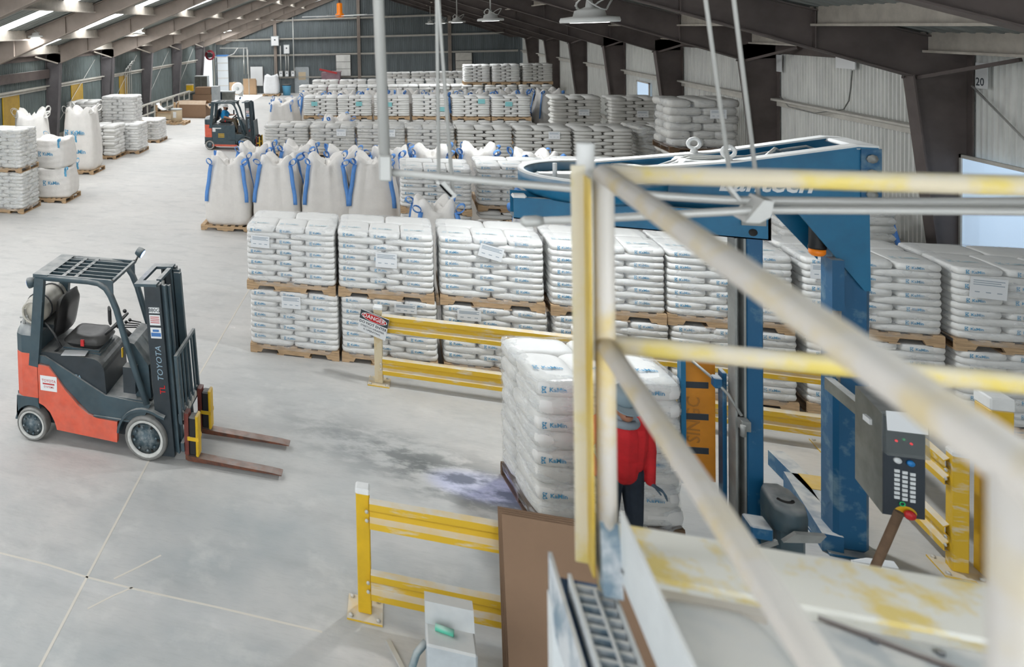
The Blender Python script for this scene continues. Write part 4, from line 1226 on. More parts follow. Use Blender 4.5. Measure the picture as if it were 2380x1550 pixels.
    # --- wheels
    def wheel(x, r, w, s, name):
        yo = s * (HW + .02); yi = s * (HW + .02 - w)
        d = 1 if yi > yo else -1
        prof = [(r * .55, yo + d * .03), (r * .80, yo + d * .02), (r * .86, yo + d * .0), (r * .97, yo + d * .008), (r, yo + d * .03), (r, yi - d * .03), (r * .95, yi), (r * .4, yi)]
        wl = MB().lathe(prof, (x, 0, r), 28, 'y').build(name, 'rubber', T)
        MB().lathe([(r * .84, yo + d * .001), (r * .74, yo - d * .003), (r * .70, yo + d * .02)], (x, 0, r), 28, 'y', caps=False).build('rim_ring', 'rim_dust', wl)
        mb = MB().lathe([(0, yo + d * .0), (r * .18, yo + d * .0), (r * .22, yo + d * .015), (r * .70, yo + d * .022)], (x, 0, r), 24, 'y')
        for k in range(8):
            a = k * PI / 4 + .2
            mb.lathe([(.0, yo - d * .002), (.012, yo - d * .002), (.012, yo + d * .02)], (x + r * .52 * math.cos(a), 0, r + r * .52 * math.sin(a)), 6, 'y')
        mb.build('hub', 'rim', wl)
        if r > .2:
            mb = MB()
            for k in range(6):
                a = k * PI / 3
                mb.lathe([(0, yo + d * .012), (.014, yo + d * .013), (.014, yo + d * .02)], (x + r * .60 * math.cos(a), 0, r + r * .60 * math.sin(a)), 8, 'y')
            mb.build('hub_hole', 'void', wl)
    for s in (-1, 1):
        wheel(0.0, .238, .19, s, 'front_wheel'); wheel(-1.36, .188, .15, s, 'rear_wheel')
    # --- mast (tilted back a little)
    PIV = Matrix.Translation((.26, 0, .2)) @ Matrix.Rotation(-.06, 4, 'Y') @ Matrix.Translation((-.26, 0, -.2))
    for s in (-1, 1):
        mb = MB()
        y = s * .33
        mb.bx(.12, .30, y - .012, y + .012, .06, 1.90).bx(.12, .145, y - s * .055 - .03 * 0, y, .06, 1.90) if s > 0 else mb.bx(.12, .30, y - .012, y + .012, .06, 1.90).bx(.12, .145, y, y + .055, .06, 1.90)
        mb.bx(.275, .30, min(y, y - s * .055), max(y, y - s * .055), .06, 1.90)
        o = mb.xf(PIV).build('mast_rail', 'truck_black', T)
        y = s * .27
        MB().bx(.24, .345, y - .012, y + .012, .08, 1.88).bx(.24, .262, y - .03, y + .03, .08, 1.88).bx(.325, .347, y - .03, y + .03, .08, 1.88).xf(PIV).build('inner_rail', 'truck', T)
        y = s * .21
        MB().bx(.29, .37, y - .012, y + .012, .10, 1.86).bx(.355, .372, y - .028, y + .028, .10, 1.86).xf(PIV).build('inner_rail', 'truck', T)
        MB().tube((.17, s * .15, .15), (.17, s * .15, 1.78), .022, 10).xf(PIV).build('lift_cylinder', 'machine_grey', T)
        MB().bx(.215, .235, s * .09 - .014, s * .09 + .014, .3, 1.75).xf(PIV).build('lift_chain', 'rubber', T)
        if s < 0:
            mb = MB(); yy = -.343
            mb.bx(.155, .275, yy - .004, yy, 1.60, 1.66, 0); mb.bx(.155, .275, yy - .004, yy, 1.47, 1.58, 0); mb.bx(.155, .275, yy - .004, yy, 1.33, 1.445, 0)
            text_on(mb, '880G', (.215, yy - .005, 1.63), (1, 0, 0), (0, 0, 1), .058, 1, bold=.015)
            for k in range(4): mb.bx(.165, .265, yy - .005, yy - .004, 1.495 + .02 * k, 1.503 + .02 * k, 3)
            mb.bx(.16, .27, yy - .005, yy - .004, 1.35, 1.39, 4); mb.bx(.18, .25, yy - .005, yy - .004, 1.40, 1.425, 4)
            text_on(mb, 'TOYOTA', (.225, yy - .004, 1.06), (0, 0, 1), (-1, 0, 0), .092, 2, shear=.15)
            text_on(mb, 'TL', (.235, yy - .004, .78), (0, 0, 1), (-1, 0, 0), .085, 5, bold=.01)
            mb.xf(PIV).build('decal', ['white', 'dark_print', 'mast_label', 'red_print', 'blue_print', 'red'], o)
    tp = MB().bx(.02, .08, -.36, .36, 1.885, 1.915).bx(.08, .27, -.36, -.24, 1.885, 1.915).bx(.08, .27, .24, .36, 1.885, 1.915).bx(.22, .27, -.2, .2, 1.885, 1.915)
    tp.xf(PIV).build('mast_top_plate', 'truck', T)
    for z in (.30, 1.45): MB().bx(.12, .16, -.28, .28, z, z + .10).xf(PIV).build('mast_crossbar', 'truck_black', T)
    MB().path([(.14, -.22, 1.8), (.12, -.225, 1.2), (.10, -.22, .75), (.12, -.21, .55)], .013, 6).path([(.13, -.24, 1.78), (.10, -.25, 1.2), (.09, -.24, .75), (.10, -.23, .55)], .013, 6).xf(PIV).build('mast_hose', 'rubber', T)
    MB().tube((-.05, -.24, .5), (.14, -.24, .62), .03, 10).build('tilt_cylinder', 'machine_grey', T)
    # --- carriage, backrest, forks
    for z in (.14, .44): MB().bx(.385, .42, -.36, .36, z, z + .09).xf(PIV).build('carriage_bar', 'truck', T)
    lb = MB().bar((.415, -.36, .45), (.415, -.36, 1.14), .045, .03, up=(1, 0, 0)).bar((.415, .36, .45), (.415, .36, 1.14), .045, .03, up=(1, 0, 0)).bx(.40, .43, -.38, .38, 1.13, 1.165).bx(.40, .43, -.38, .38, .44, .47)
    lbo = lb.xf(PIV).build('load_backrest', 'truck', T)
    if electric: MB().bx(.41, .42, -.34, .34, .47, 1.12).xf(PIV).build('backrest_plate', 'truck', lbo)
    else:
        for k in range(5):
            y = -.24 + .12 * k
            MB().bx(.405, .425, y - .012, y + .012, .46, 1.14).xf(PIV).build('backrest_bar', 'truck', lbo)
        for k in range(6):
            y = -.30 + .12 * k
            MB().prism([(y - .05, .47), (y + .05, .47), (y + .02, .53)], 'x', .40, .435).xf(PIV).build('backrest_tooth', 'girt', lbo)
    for s in (-1, 1):
        y = s * .28
        fk = MB().prism([(.425, .055), (.425, .53), (.462, .53), (.462, .098), (.60, .088), (1.33, .066), (1.43, .056), (1.43, .048), (.50, .042), (.45, .044)], 'y', y - .055, y + .055).build('fork', 'fork', T)
        MB().bx(.42, .466, y - .057, y + .057, .11, .55).build('fork_shank', 'fork_red', fk)
        bp = MB().bev(.466, .555, y - .06, y + .06, .11, .52, .015).build('bumper_pad', 'black', T)
        MB().bev(.54, .572, y - .065, y + .065, .10, .54, .010).build('pad_face', 'yellow_clean', bp)
        MB().bx(.455, .575, y - .068, y + .068, .27, .31).build('pad_strap', 'yellow_clean', bp)
    return T
fk1 = forklift('orange and dark green gas forklift with empty seat and lowered forks', (-2.59, 7.62, 0), 0.0)
fk2 = forklift('distant dark forklift with orange counterweight and a driver in blue', (-5.45, 27.9, 0), 0.0, True)
fk2.scale = (1, 1, .97)
bs = bpy.data.lights.new('blue_spot', 'SPOT'); bs.energy = 420; bs.color = (.12, .2, 1); bs.spot_size = .16; bs.spot_blend = .8; bs.shadow_soft_size = .03
bso = bpy.data.objects.new('blue_spot', bs); COL.objects.link(bso); bso.parent = fk1; bso.location = (-.22, .425, 1.96)
bso.rotation_euler = Vector((3.55, -.31, -1.96)).to_track_quat('-Z', 'Y').to_euler()
# ================================================================== guard rails
RAILP = [(0, .0), (-.035, .006), (-.035, .055), (-.004, .085), (-.004, .125), (-.035, .155), (-.035, .205), (0, .23), (.006, .226), (-.028, .20), (-.028, .16), (.003, .128), (.003, .082), (-.028, .05), (-.028, .01), (.006, .004)]
def guard_rail(name, label, p0, p1, posts, zs, mt='yellow', pmt='yellow', ph=.97, ends=(.0, .0), capmt='white_dust'):
    p0, p1 = Vector(p0), Vector(p1); d = p1 - p0; L = d.length
    t = thing(name, label, 'guard rail', (p0.x, p0.y, 0), math.atan2(d.y, d.x))
    for k, s in enumerate(posts):
        p = MB().bev(s - .05, s + .05, -.0, .10, .012, ph, .006).build('post', pmt, t)
        MB().bev(s - .054, s + .054, -.004, .104, ph - .02, ph + .03, .012).build('post_cap', capmt, p)
        MB().bx(s - .13, s + .13, -.08, .18, 0, .014).build('base_plate', mt, p)
        mb = MB()
        for ax in (-.1, .1):
            for ay in (-.05, .15): mb.lathe([(.016, .014), (.016, .03), (0, .032)], (s + ax, ay, 0), 6)
        mb.build('anchor_bolt', 'girt', p)
    for z in zs:
        r = MB().prism([(b_ + .0, z + c) for b_, c in RAILP], 'x', ends[0], L + ends[1]).build('rail', mt, t)
        mb = MB()
        for s in posts:
            for q in (.07, .14): mb.lathe([(0, -.012), (.014, -.01), (.014, 0)], (s + .03, -.03, z + q - .0), 6, 'y')
        mb.build('rail_bolt', 'girt', r)
    return t
gr1 = guard_rail('guard_rail', 'long yellow guard rail behind the wrapping machine carrying the danger sign', (-.27, 9.66), (4.22, 9.42), [0, 2.2, 4.49], (.69, .14), ends=(.05, -.05), pmt='yellow_dusty')
gr2 = guard_rail('guard_rail', 'yellow guard rail closing the right side of the wrapping cell', (4.27, 9.38), (4.17, 7.65), [1.73], (.69, .14), mt='yellow', pmt='yellow')
gr3 = guard_rail('guard_rail', 'short yellow guard rail in front with clean yellow post', (-.30, 5.76), (2.1, 5.76), [0, 2.35], (.71, .15), ends=(.05, -.05), pmt='yellow_clean')
yp = thing('steel_post', 'tall square yellow post with dusty white top behind the platform railing', 'post', (4.42, 7.62, 0))
MB().bev(-.07, .07, -.09, .09, .015, 1.40, .008).build('shaft', 'yellow_clean', yp)
MB().bev(-.075, .075, -.095, .095, 1.40, 1.50, .01).build('cap', 'white_dust', yp); MB().bx(-.16, .16, -.15, .15, 0, .015).build('base_plate', 'yellow', yp)
# danger sign on the left post
sg = thing('danger_sign', 'danger sign reading do not enter fixed to the far guard rail post', 'sign', (-.30, 9.60, .80))
sg.rotation_euler = (0, .20, -.30)
mb = MB().bx(-.20, .16, -.006, 0, -.16, .12, 0)
mb.bx(-.20, .16, -.0075, -.006, .005, .12, 1)
el = [(-.02 + .165 * math.cos(a), .062 + .052 * math.sin(a)) for a in np.linspace(0, 2 * PI, 24, endpoint=False)]
el2 = [(-.02 + .155 * math.cos(a), .062 + .046 * math.sin(a)) for a in np.linspace(0, 2 * PI, 24, endpoint=False)]
mb._add([(x, -.008, z) for x, z in el], [tuple(range(24))], 0); mb._add([(x, -.0088, z) for x, z in el2], [tuple(range(24))], 2)
text_on(mb, 'DANGER', (-.02, -.0096, .062), (1, 0, 0), (0, 0, 1), .070, 0, bold=.02)
text_on(mb, 'DO NOT ENTER', (-.02, -.0075, -.03), (1, 0, 0), (0, 0, 1), .048, 1, bold=.02)
text_on(mb, 'STRETCH WRAPPER', (-.02, -.0075, -.078), (1, 0, 0), (0, 0, 1), .034, 1, bold=.01)
text_on(mb, 'IS OPERATING', (-.02, -.0075, -.118), (1, 0, 0), (0, 0, 1), .034, 1, bold=.01)
mb.build('sign_face', ['white', 'dark_print', 'red'], sg)
MB().bx(-.20, .16, 0, .008, -.16, .12).build('sign_back', 'box_grey', sg)

# ================================================================== stretch wrapper
W = thing('stretch_wrapper', 'blue overhead rotary stretch wrapping machine with dusty white ring', 'machine', (3.54, 7.74, 0))
o0 = Vector((3.54, 7.74, 0)); TM = Matrix.Translation(-o0)
def wp(mb, name, mt, parent=None): return mb.xf(TM).build(name, mt, parent or W)
col_ = wp(MB().bev(3.42, 3.66, 7.62, 7.86, 0.02, 3.30, .03), 'column', 'machine_worn')
wp(MB().bx(3.36, 3.72, 7.56, 7.92, 0, .02), 'base_plate', 'machine_worn')
for p, q in (((3.40, 7.60, .08), (3.52, 8.55, .08)), ((3.62, 7.90, .08), (3.55, 8.95, .08))):
    wp(MB().bar(p, q, .14, .15), 'base_leg', 'machine_worn')
wp(MB().bx(3.56, 3.80, 8.30, 8.55, .0, .16), 'foot_block', 'yellow_clean')
# boom: two side plates, floor, end flange
near = [(1.75, 3.02), (1.75, 3.20), (2.70, 3.315), (3.50, 3.465), (3.63, 3.46), (3.64, 3.03), (2.5, 3.0)]
wp(MB().prism(near, 'y', 7.50, 7.515).prism([(1.75, 3.19), (2.70, 3.305), (3.50, 3.455), (3.63, 3.45), (3.63, 3.466), (3.50, 3.473), (2.70, 3.325), (1.75, 3.21)], 'y', 7.465, 7.55), 'boom_plate', 'machine')
bp_ = wp(MB().prism(near, 'y', 7.965, 7.98).prism([(1.75, 3.19), (2.70, 3.305), (3.50, 3.455), (3.63, 3.45), (3.63, 3.466), (3.50, 3.473), (2.70, 3.325), (1.75, 3.21)], 'y', 7.93, 8.02), 'boom_plate', 'machine')
FL_ = [(1.75, 3.205), (2.70, 3.318), (3.50, 3.468), (3.63, 3.462), (3.63, 3.476), (3.50, 3.484), (2.70, 3.334), (1.75, 3.221)]
wp(MB().prism(FL_, 'y', 7.46, 7.555), 'boom_flange', 'white_dust'); wp(MB().prism(FL_, 'y', 7.925, 8.025), 'boom_flange', 'white_dust')
wp(MB().prism([(1.75, 3.02), (2.5, 3.0), (3.64, 3.03), (3.64, 3.045), (2.5, 3.015), (1.75, 3.035)], 'y', 7.5, 7.98), 'boom_floor', 'machine')
wp(MB().bev(3.50, 3.66, 7.49, 7.99, 3.44, 3.475, .012), 'boom_end_cap', 'white_dust')
wp(MB().bx(3.53, 3.66, 7.485, 7.50, 2.98, 3.45), 'end_flange', 'machine_worn')
mb = MB()
for z in (3.37, 3.25, 3.08): mb.lathe([(0, 7.445), (.022, 7.447), (.022, 7.465), (.036, 7.467), (.036, 7.485)], (3.595, 0, z), 8, 'y')
wp(mb, 'flange_bolt', 'machine_grey')
lt = MB(); text_on(lt, 'Lantech', (2.90, 7.498, 3.135), (1, 0, .01), (0, 0, 1), .205, 0, shear=.28, bold=.022)
wp(lt, 'lettering', 'white')
for x, y in ((2.56, 7.97), (2.66, 7.52)):
    wp(MB().torus((x, y, 3.40), .045, .016, 'y', 18, 8).lathe([(.03, 3.31), (.03, 3.33), (.02, 3.36)], (x, y, 0), 10), 'lifting_eye', 'white_dust')
for k in range(3):
    wp(MB().path([(2.15, 7.62 + .08 * k, 3.19), (2.45, 7.66 + .05 * k, 3.30 + .01 * k), (2.85, 7.72, 3.33), (3.15, 7.76 - .03 * k, 3.38 + .015 * k), (3.3, 7.78, 3.42), (3.45, 7.78, 3.36)], .010, 6), 'boom_cable', 'conduit')
wp(MB().bev(2.35, 2.75, 7.58, 7.88, 3.10, 3.30, .03), 'drive_motor', 'white_dust')
wp(MB().path([(2.9, 7.55, 3.33), (3.02, 7.62, 3.42), (3.12, 7.75, 3.36)], .014, 6), 'boom_cable', 'conduit')
# gusset below the boom and the beacon
wp(MB().prism([(3.08, 3.0), (3.63, 3.02), (3.64, 2.26), (3.60, 2.26)], 'y', 7.585, 7.60), 'gusset', 'machine')
wp(MB().prism([(2.96, 3.0), (3.42, 3.02), (3.42, 2.42)], 'y', 7.88, 7.895), 'gusset', 'machine')
bc = wp(MB().lathe([(.03, 2.78), (.055, 2.76), (.055, 2.60), (.06, 2.59), (.06, 2.57)], (3.33, 7.68, 0), 14), 'beacon', 'black')
wp(MB().lathe([(.056, 2.57), (.056, 2.53), (.04, 2.51), (0, 2.51)], (3.33, 7.68, 0), 14), 'beacon_lens', 'amber', bc)
wp(MB().bx(3.36, 3.44, 7.52, 7.62, 2.10, 2.52), 'junction_box', 'machine_worn')
for k in range(4): wp(MB().path([(3.385 + .015 * k, 7.56, 2.10), (3.39 + .014 * k, 7.57, 1.9), (3.41 + .01 * k, 7.60, 1.6 - .05 * k)], .008, 6), 'cable', 'rubber')
# ring
RC = (1.63, 7.52)
wp(MB().lathe([(.56, 3.20), (.572, 3.195), (.572, 3.06), (.54, 3.03), (.50, 3.0), (.50, 3.02), (.525, 3.07), (.525, 3.185), (.545, 3.20), (.56, 3.20)], (*RC, 0), 56, caps=False), 'ring', 'machine')
wp(MB().lathe([(.02, 3.115), (.52, 3.115), (.52, 3.02)], (*RC, 0), 40), 'ring_plate', 'machine_grey')
wp(MB().lathe([(.575, 3.198), (.57, 3.212), (.53, 3.212), (.522, 3.198)], (*RC, 0), 56, caps=False), 'ring_rim', 'white_dust')
wp(MB().bev(RC[0] - .42, RC[0] + .5, RC[1] - .05, RC[1] + .07, 3.115, 3.175, .012), 'ring_crossbar', 'white_dust')
wp(MB().tube((RC[0] - .30, RC[1] - .14, 3.1), (RC[0] - .30, RC[1] - .14, 3.29), .018, 8).lathe([(.05, 3.10), (.05, 3.12), (0, 3.125)], (RC[0] - .30, RC[1] - .14, 0), 8), 'ring_stud', 'white_dust')
wp(MB().lathe([(.12, 2.80), (.12, 3.04), (.3, 3.05)], (*RC, 0), 20), 'bearing', 'machine_worn')
# rotating arm, mast and film carriage
wp(MB().prism([(.97, 2.82), (.97, 3.01), (2.82, 2.95), (2.82, 2.74)], 'y', 7.18, 7.195).prism([(.97, 3.0), (.97, 3.015), (2.82, 2.955), (2.82, 2.94)], 'y', 7.17, 7.22).prism([(.97, 2.82), (.97, 2.83), (2.82, 2.75), (2.82, 2.74)], 'y', 7.18, 7.4).prism([(.97, 2.82), (.97, 3.03), (2.82, 2.97), (2.82, 2.74)], 'y', 7.40, 7.415).bx(2.80, 2.82, 7.18, 7.41, 2.74, 2.95), 'rotating_arm', 'machine')
wp(MB().bev(.955, 1.07, 7.16, 7.24, 3.005, 3.04, .012), 'arm_stop', 'white_dust')
wp(MB().lathe([(0, 7.176), (.03, 7.176), (.03, 7.18)], (2.70, 0, 2.80), 12, 'y'), 'arm_hole', 'void')
wp(MB().bx(2.62, 2.78, 7.16, 7.18, 2.86, 2.92), 'arm_bracket', 'machine_grey')
wp(MB().bev(2.665, 2.775, 7.20, 7.34, .16, 2.76, .008), 'mast', 'machine_worn')
mg = wp(MB().bx(2.585, 2.60, 7.20, 7.34, .16, 2.74).bx(2.60, 2.655, 7.30, 7.34, .16, 2.74).bx(2.645, 2.66, 7.20, 7.34, .16, 2.74), 'mast_channel', 'machine_grey')
mb = MB()
for k in range(7): mb.bx(2.608, 2.635, 7.298, 7.301, .5 + .33 * k, .62 + .33 * k)
wp(mb, 'channel_slot', 'void', mg)
pn = wp(MB().bx(2.32, 2.55, 7.50, 7.52, .52, 1.60), 'film_guard_panel', 'orange_panel')
mb = MB()
for z in (.78, 1.08, 1.36): mb.prism([(2.32, z - .035), (2.50, z - .02), (2.50, z + .035), (2.32, z + .02)], 'y', 7.495, 7.50)
wp(mb, 'panel_stripe', 'panel_dark', pn)
mb = MB(); text_on(mb, 'SINGC', (2.395, 7.497, 1.05), (0, 0, 1), (-1, 0, 0), .14, 0, bold=.01)
wp(mb, 'lettering', 'faint_print', pn)
wp(MB().bx(2.285, 2.32, 7.44, 7.53, .50, 1.62).bx(2.285, 2.55, 7.49, 7.53, 1.60, 1.62), 'panel_frame', 'machine')
wp(MB().bev(2.555, 2.585, 7.36, 7.46, .25, 1.55, .006), 'film_roll_post', 'machine_worn')
wp(MB().path([(2.36, 7.42, 1.60), (2.48, 7.34, 1.50), (2.55, 7.25, 1.42), (2.62, 7.18, 1.28)], .012, 6), 'feed_arm', 'machine_grey')
wp(MB().bev(2.47, 2.53, 7.28, 7.36, 1.44, 1.53, .008), 'roller_bracket', 'machine_worn')
wp(MB().bx(2.60, 2.66, 7.12, 7.20, 1.18, 1.26).tube((2.60, 7.10, 1.15), (2.60, 7.10, 1.24), .02, 8), 'clamp', 'machine_grey')
# film drive unit at the foot of the mast
mv = wp(MB().bev(2.72, 2.90, 6.84, 7.14, .10, .58, .02), 'drive_body', 'truck')
mb = MB()
pl_ = [(2.64, 6.80), (2.66, 7.12), (2.72, 7.20), (2.86, 7.22), (2.94, 7.12), (2.96, 6.90), (2.92, 6.78), (2.78, 6.74)]
n = len(pl_); cx_, cy_ = 2.80, 6.98
pl_ = [(cx_ + .01 + (x - cx_) * .72, cy_ + (y - cy_) * .85) for x, y in pl_]
rings = [(1.0, .58), (1.0, .71), (.95, .755), (.82, .772), (.3, .775)]
vs = [(cx_ + (x - cx_) * f, cy_ + (y - cy_) * f, z) for f, z in rings for x, y in pl_]
mb._add(vs, [(k * n + i, k * n + (i + 1) % n, (k + 1) * n + (i + 1) % n, (k + 1) * n + i) for k in range(4) for i in range(n)] + [tuple(4 * n + i for i in range(n))], 0, True)
wp(mb, 'drive_cover', 'truck', mv)
wp(MB().torus((2.80, 6.93, .775), .05, .012, 'z', 12, 5, 0, 3.4, 5.9), 'cover_grip', 'void', mv)
wp(MB().bev(2.52, 2.66, 6.75, 6.92, .52, .62, .01), 'sensor_box', 'machine_worn', mv)
for k in range(3): wp(MB().bar((2.56, 6.74, .46 - .13 * k), (2.70, 6.80, .50 - .13 * k), .02, .035), 'carriage_slat', 'machine_grey', mv)
wp(MB().lathe([(.045, 6.72), (.045, 6.78), (.0, 6.78)], (2.62, 0, .32), 14, 'y'), 'roller_end', 'machine_grey', mv)
wp(MB().prism([(2.70, .56), (2.92, .60), (2.96, .66), (2.78, .64)], 'y', 6.70, 6.74), 'deflector', 'machine_grey', mv)
# control cabinet on the column
cb = wp(MB().prism([(3.145, 6.42), (3.37, 6.42), (3.44, 6.86), (3.20, 6.86)], 'z', 1.05, 1.76), 'control_cabinet', 'panel_steel')
wp(MB().bx(3.145, 3.365, 6.405, 6.42, 1.06, 1.755), 'control_face', 'panel_dark', cb)
wp(MB().prism([(6.36, 1.50), (6.42, 1.50), (6.42, 1.78), (6.39, 1.79)], 'x', 3.14, 3.37), 'clear_lid', 'clear', cb)
wp(MB().bar((3.255, 6.372, 1.67), (3.255, 6.388, 1.80), .215, .004, up=(0, 1, 0)), 'instruction_sheet', 'paper', cb)
mb = MB()
for c in range(3):
    for r in range(7): mb.bx(3.20 + .042 * c, 3.228 + .042 * c, 6.398, 6.405, 1.182 + .031 * r - .006 * c, 1.203 + .031 * r - .006 * c)
wp(mb, 'keypad', 'key_white', cb)
for x, z, mt in ((3.215, 1.455, 'key_white'), (3.285, 1.445, 'blue_button')):
    wp(MB().lathe([(0, 6.385), (.019, 6.386), (.022, 6.405)], (x, 0, z), 14, 'y'), 'push_button', mt, cb)
for x, z, mt in ((3.21, 1.59, 'red_led'), (3.29, 1.58, 'red_led'), (3.25, 1.605, 'green_led')):
    wp(MB().lathe([(0, 6.396), (.008, 6.397), (.008, 6.405)], (x, 0, z), 10, 'y'), 'indicator', mt, cb)
wp(MB().torus((3.243, 6.40, 1.150), .014, .004, 'y', 14, 5), 'indicator', 'green_led', cb)
hd_ = [(3.26 + .062 * math.cos(a), 1.085 + .052 * math.sin(a)) for a in np.linspace(0, PI, 14)]
wp(MB().prism(hd_, 'y', 6.40, 6.405), 'stop_plate', 'yellow_clean', cb)
wp(MB().lathe([(0, 6.355), (.026, 6.358), (.033, 6.37), (.030, 6.385), (.015, 6.39), (.015, 6.405)], (3.27, 0, 1.093), 16, 'y'), 'stop_button', 'red', cb)
wp(MB().bx(3.150, 3.17, 6.58, 6.66, 1.60, 1.64), 'cabinet_plate', 'white', cb)
wp(MB().bx(3.37, 3.43, 6.84, 7.66, 1.38, 1.48), 'cabinet_bracket', 'panel_steel')

# the load being wrapped: thick sacks in crossed layers
TK_ = [sack_mesh('bag', .60, .40, .185, 9, 11, 70 + k, BAGM, True, True, puff=2.4) for k in range(2)]
TKP = [sack_mesh('bag', .60, .40, .185, 9, 11, 75 + k, BAGM, puff=2.4) for k in range(2)]
wl = thing('pallet_load', 'pallet of thick white sacks in shiny stretch film inside the wrapping machine', 'pallet load', (1.11 + .6 * math.cos(.20), 7.13 + .6 * math.sin(.20), 0), .20)
pallet(wl, 1.2, .92, 0, True, 'wood_dark')
rng = random.Random(5)
for k in range(8):
    z = .13 + .158 * k
    for c in range(3):
        o = put('bag', (TK_ if k % 2 else TKP)[rng.randrange(2)], wl, (-.4 + .4 * c + jit(rng, .012), .29 + jit(rng, .012), z), jit(rng, .04)); o.scale = (1, 1, 1)
    for c in range(2):
        o = put('bag', TKP[rng.randrange(2)], wl, (-.3 + .6 * c, .74, z), PI / 2); o.scale = (.85, 1, 1)
put('stretch_wrap', wrap_mesh(1.22, .94, 1.31, 8, 'film_heavy'), wl, (0, -.01, .10))

# cardboard sheets leaning on the short guard rail
for k in range(4):
    mb = MB(); y = 5.66 - .018 * k
    h = 1.10 - .004 * k
    mb.prism([(y - .16 - .05 * k, 0.002), (y - .148 - .05 * k, 0.002), (y + .012, h), (y, h)], 'x', .632 + .006 * k, 1.62 + .004 * k)
    tag(mb.build('cardboard_sheet', 'cardboard'), 'brown cardboard sheet leaning on the short guard rail, %s of four' % ('rearmost', 'second rearmost', 'third rearmost', 'foremost')[k], 'cardboard', 'leaning cardboard sheets')
# grey pedal box with hose on the floor in front
gb = thing('pedal_box', 'dusty pale grey steel box with a green plug at the bottom edge', 'box', (.27, 5.1, 0))
MB().bev(-.15, .15, -.20, .14, .0, .58, .012).build('body', 'grey_box', gb)
MB().prism([(-.02, .58), (.14, .58), (.14, .68), (.05, .68)], 'x', -.15, .15).build('hood', 'grey_box', gb)
MB().tube((-.09, -.06, .60), (.02, -.08, .60), .022, 10).build('plug', 'green', gb)
tag(MB().path([(.12, 5.02, .50), (.06, 4.98, .44), (.0, 4.9, .30), (-.08, 4.85, .12), (-.2, 4.82, .05), (-.34, 4.78, .04)], .022, 10).build('hose', 'hose'), 'dusty grey hose running from the pedal box to the floor', 'hose')
hz = thing('hose_coupling', 'green hose coupling lying on the floor left of the pedal box', 'coupling', (-.34, 4.78, 0))
MB().tube((.03, .005, .04), (-.10, -.02, .04), .032, 12).build('collar', 'white_dust', hz)
MB().path([(-.10, -.02, .04), (-.20, -.05, .045), (-.34, -.12, .05)], .04, 12, radii=[.03, .038, .045]).build('nozzle', 'green', hz)
tag(MB().bar((-.13, 5.55, .012), (.12, 5.0, .012), .035, .02).build('floor_bar', 'conduit'), 'thin steel bar lying on the floor beside the pedal box', 'bar')
# white box and wooden handle right of the column
wb = thing('carton', 'small white carton on the floor in front of the machine column', 'carton', (3.55, 7.25, 0))
MB().bev(-.15, .15, -.1, .1, 0, .12, .006).build('body', 'white', wb)
MB().prism([(-.15, .12), (.15, .12), (.12, .17), (-.05, .16)], 'y', .09, .10).build('flap', 'white', wb)
br = thing('broom', 'broom with a dark wooden handle leaning on the control cabinet', 'broom', (2.78, 6.2, 0))
MB().tube((0, 0, .08), (.345, .0, 1.20), .026, 10).build('handle', 'wood_dark', br)
MB().bev(-.15, .15, -.04, .04, 0.05, .10, .01).build('head', 'wood', br); MB().bev(-.14, .14, -.035, .035, 0, .05, .008).build('bristles', 'rubber', br)

# ================================================================== platform in the foreground
PL = thing('platform', 'dusty steel platform with yellow tube railing in the right foreground', 'platform', (.5, 2.26, 0))
o1 = Vector((.5, 2.26, 0)); PM = Matrix.Translation(-o1)
def pp(mb, name, mt, parent=None): return mb.xf(PM).build(name, mt, parent or PL)
ZR, ZM, YE, XS = 4.148, 3.685, 2.26, .522
pp(MB().path([(XS, YE, ZR), (1.0, YE, ZR), (2.6, YE, ZR)], .0245, 16), 'top_rail', 'rail')
pp(MB().path([(XS, YE, ZM), (1.0, YE, ZM), (2.6, YE, ZM)], .0245, 16), 'mid_rail', 'rail')
pp(MB().path([(XS, YE, ZR), (XS, 1.2, ZR), (XS, .25, ZR)], .0245, 16), 'side_top_rail', 'rail_white')
pp(MB().path([(XS, YE, ZM), (XS, 1.2, ZM), (XS, .25, ZM)], .0245, 16), 'side_mid_rail', 'rail_white')
pp(MB().tube((XS, YE, 3.0), (XS, YE, ZR), .0245, 16), 'corner_post', 'rail_white')
pp(MB().tube((XS, .86, 2.9), (XS, .86, ZR), .0245, 16), 'side_post', 'rail_white')
pp(MB().bx(.450, .484, YE + .02, YE + .026, 3.05, 4.165), 'angle_post', 'post_pale')
pp(MB().bx(.480, .486, YE - .035, YE + .02, 3.05, 4.14), 'angle_leg', 'post_yellow')
pp(MB().tube((.502, YE + .10, 3.6), (.502, YE + .10, 4.215), .023, 16), 'pipe_stub', 'white_dust')
pp(MB().bx(.498, .510, YE + .02, YE + .05, 3.05, 3.20), 'corner_clip', 'deck_blue')
pp(MB().bx(.545, 2.6, 2.20, 2.41, 3.085, 3.10).bx(.545, 2.6, 2.395, 2.41, 2.93, 3.085), 'edge_beam', 'deck')
pp(MB().bx(.545, .553, .4, YE - .03, 3.06, 3.245), 'side_toe_board', 'deck_plain')
pp(MB().prism([(YE - .06, 3.02), (YE - .0, 3.02), (YE - .0, 3.20), (YE - .02, 3.20)], 'x', .50, .545), 'corner_gusset', 'deck_blue')
pp(MB().bx(.402, .412, .4, YE + .14, 2.80, 2.985).bx(.405, .44, .4, YE + .14, 2.80, 2.81), 'stringer', 'deck_blue')
pp(MB().bx(.41, .545, .4, YE + .1, 2.93, 2.94), 'tray', 'deck_gap')
tm = MB().prism([(-.013, 0), (.013, 0), (.008, .05), (-.004, .05)], 'x', .0, .085).mesh('tread_tooth', 'deck_blue')
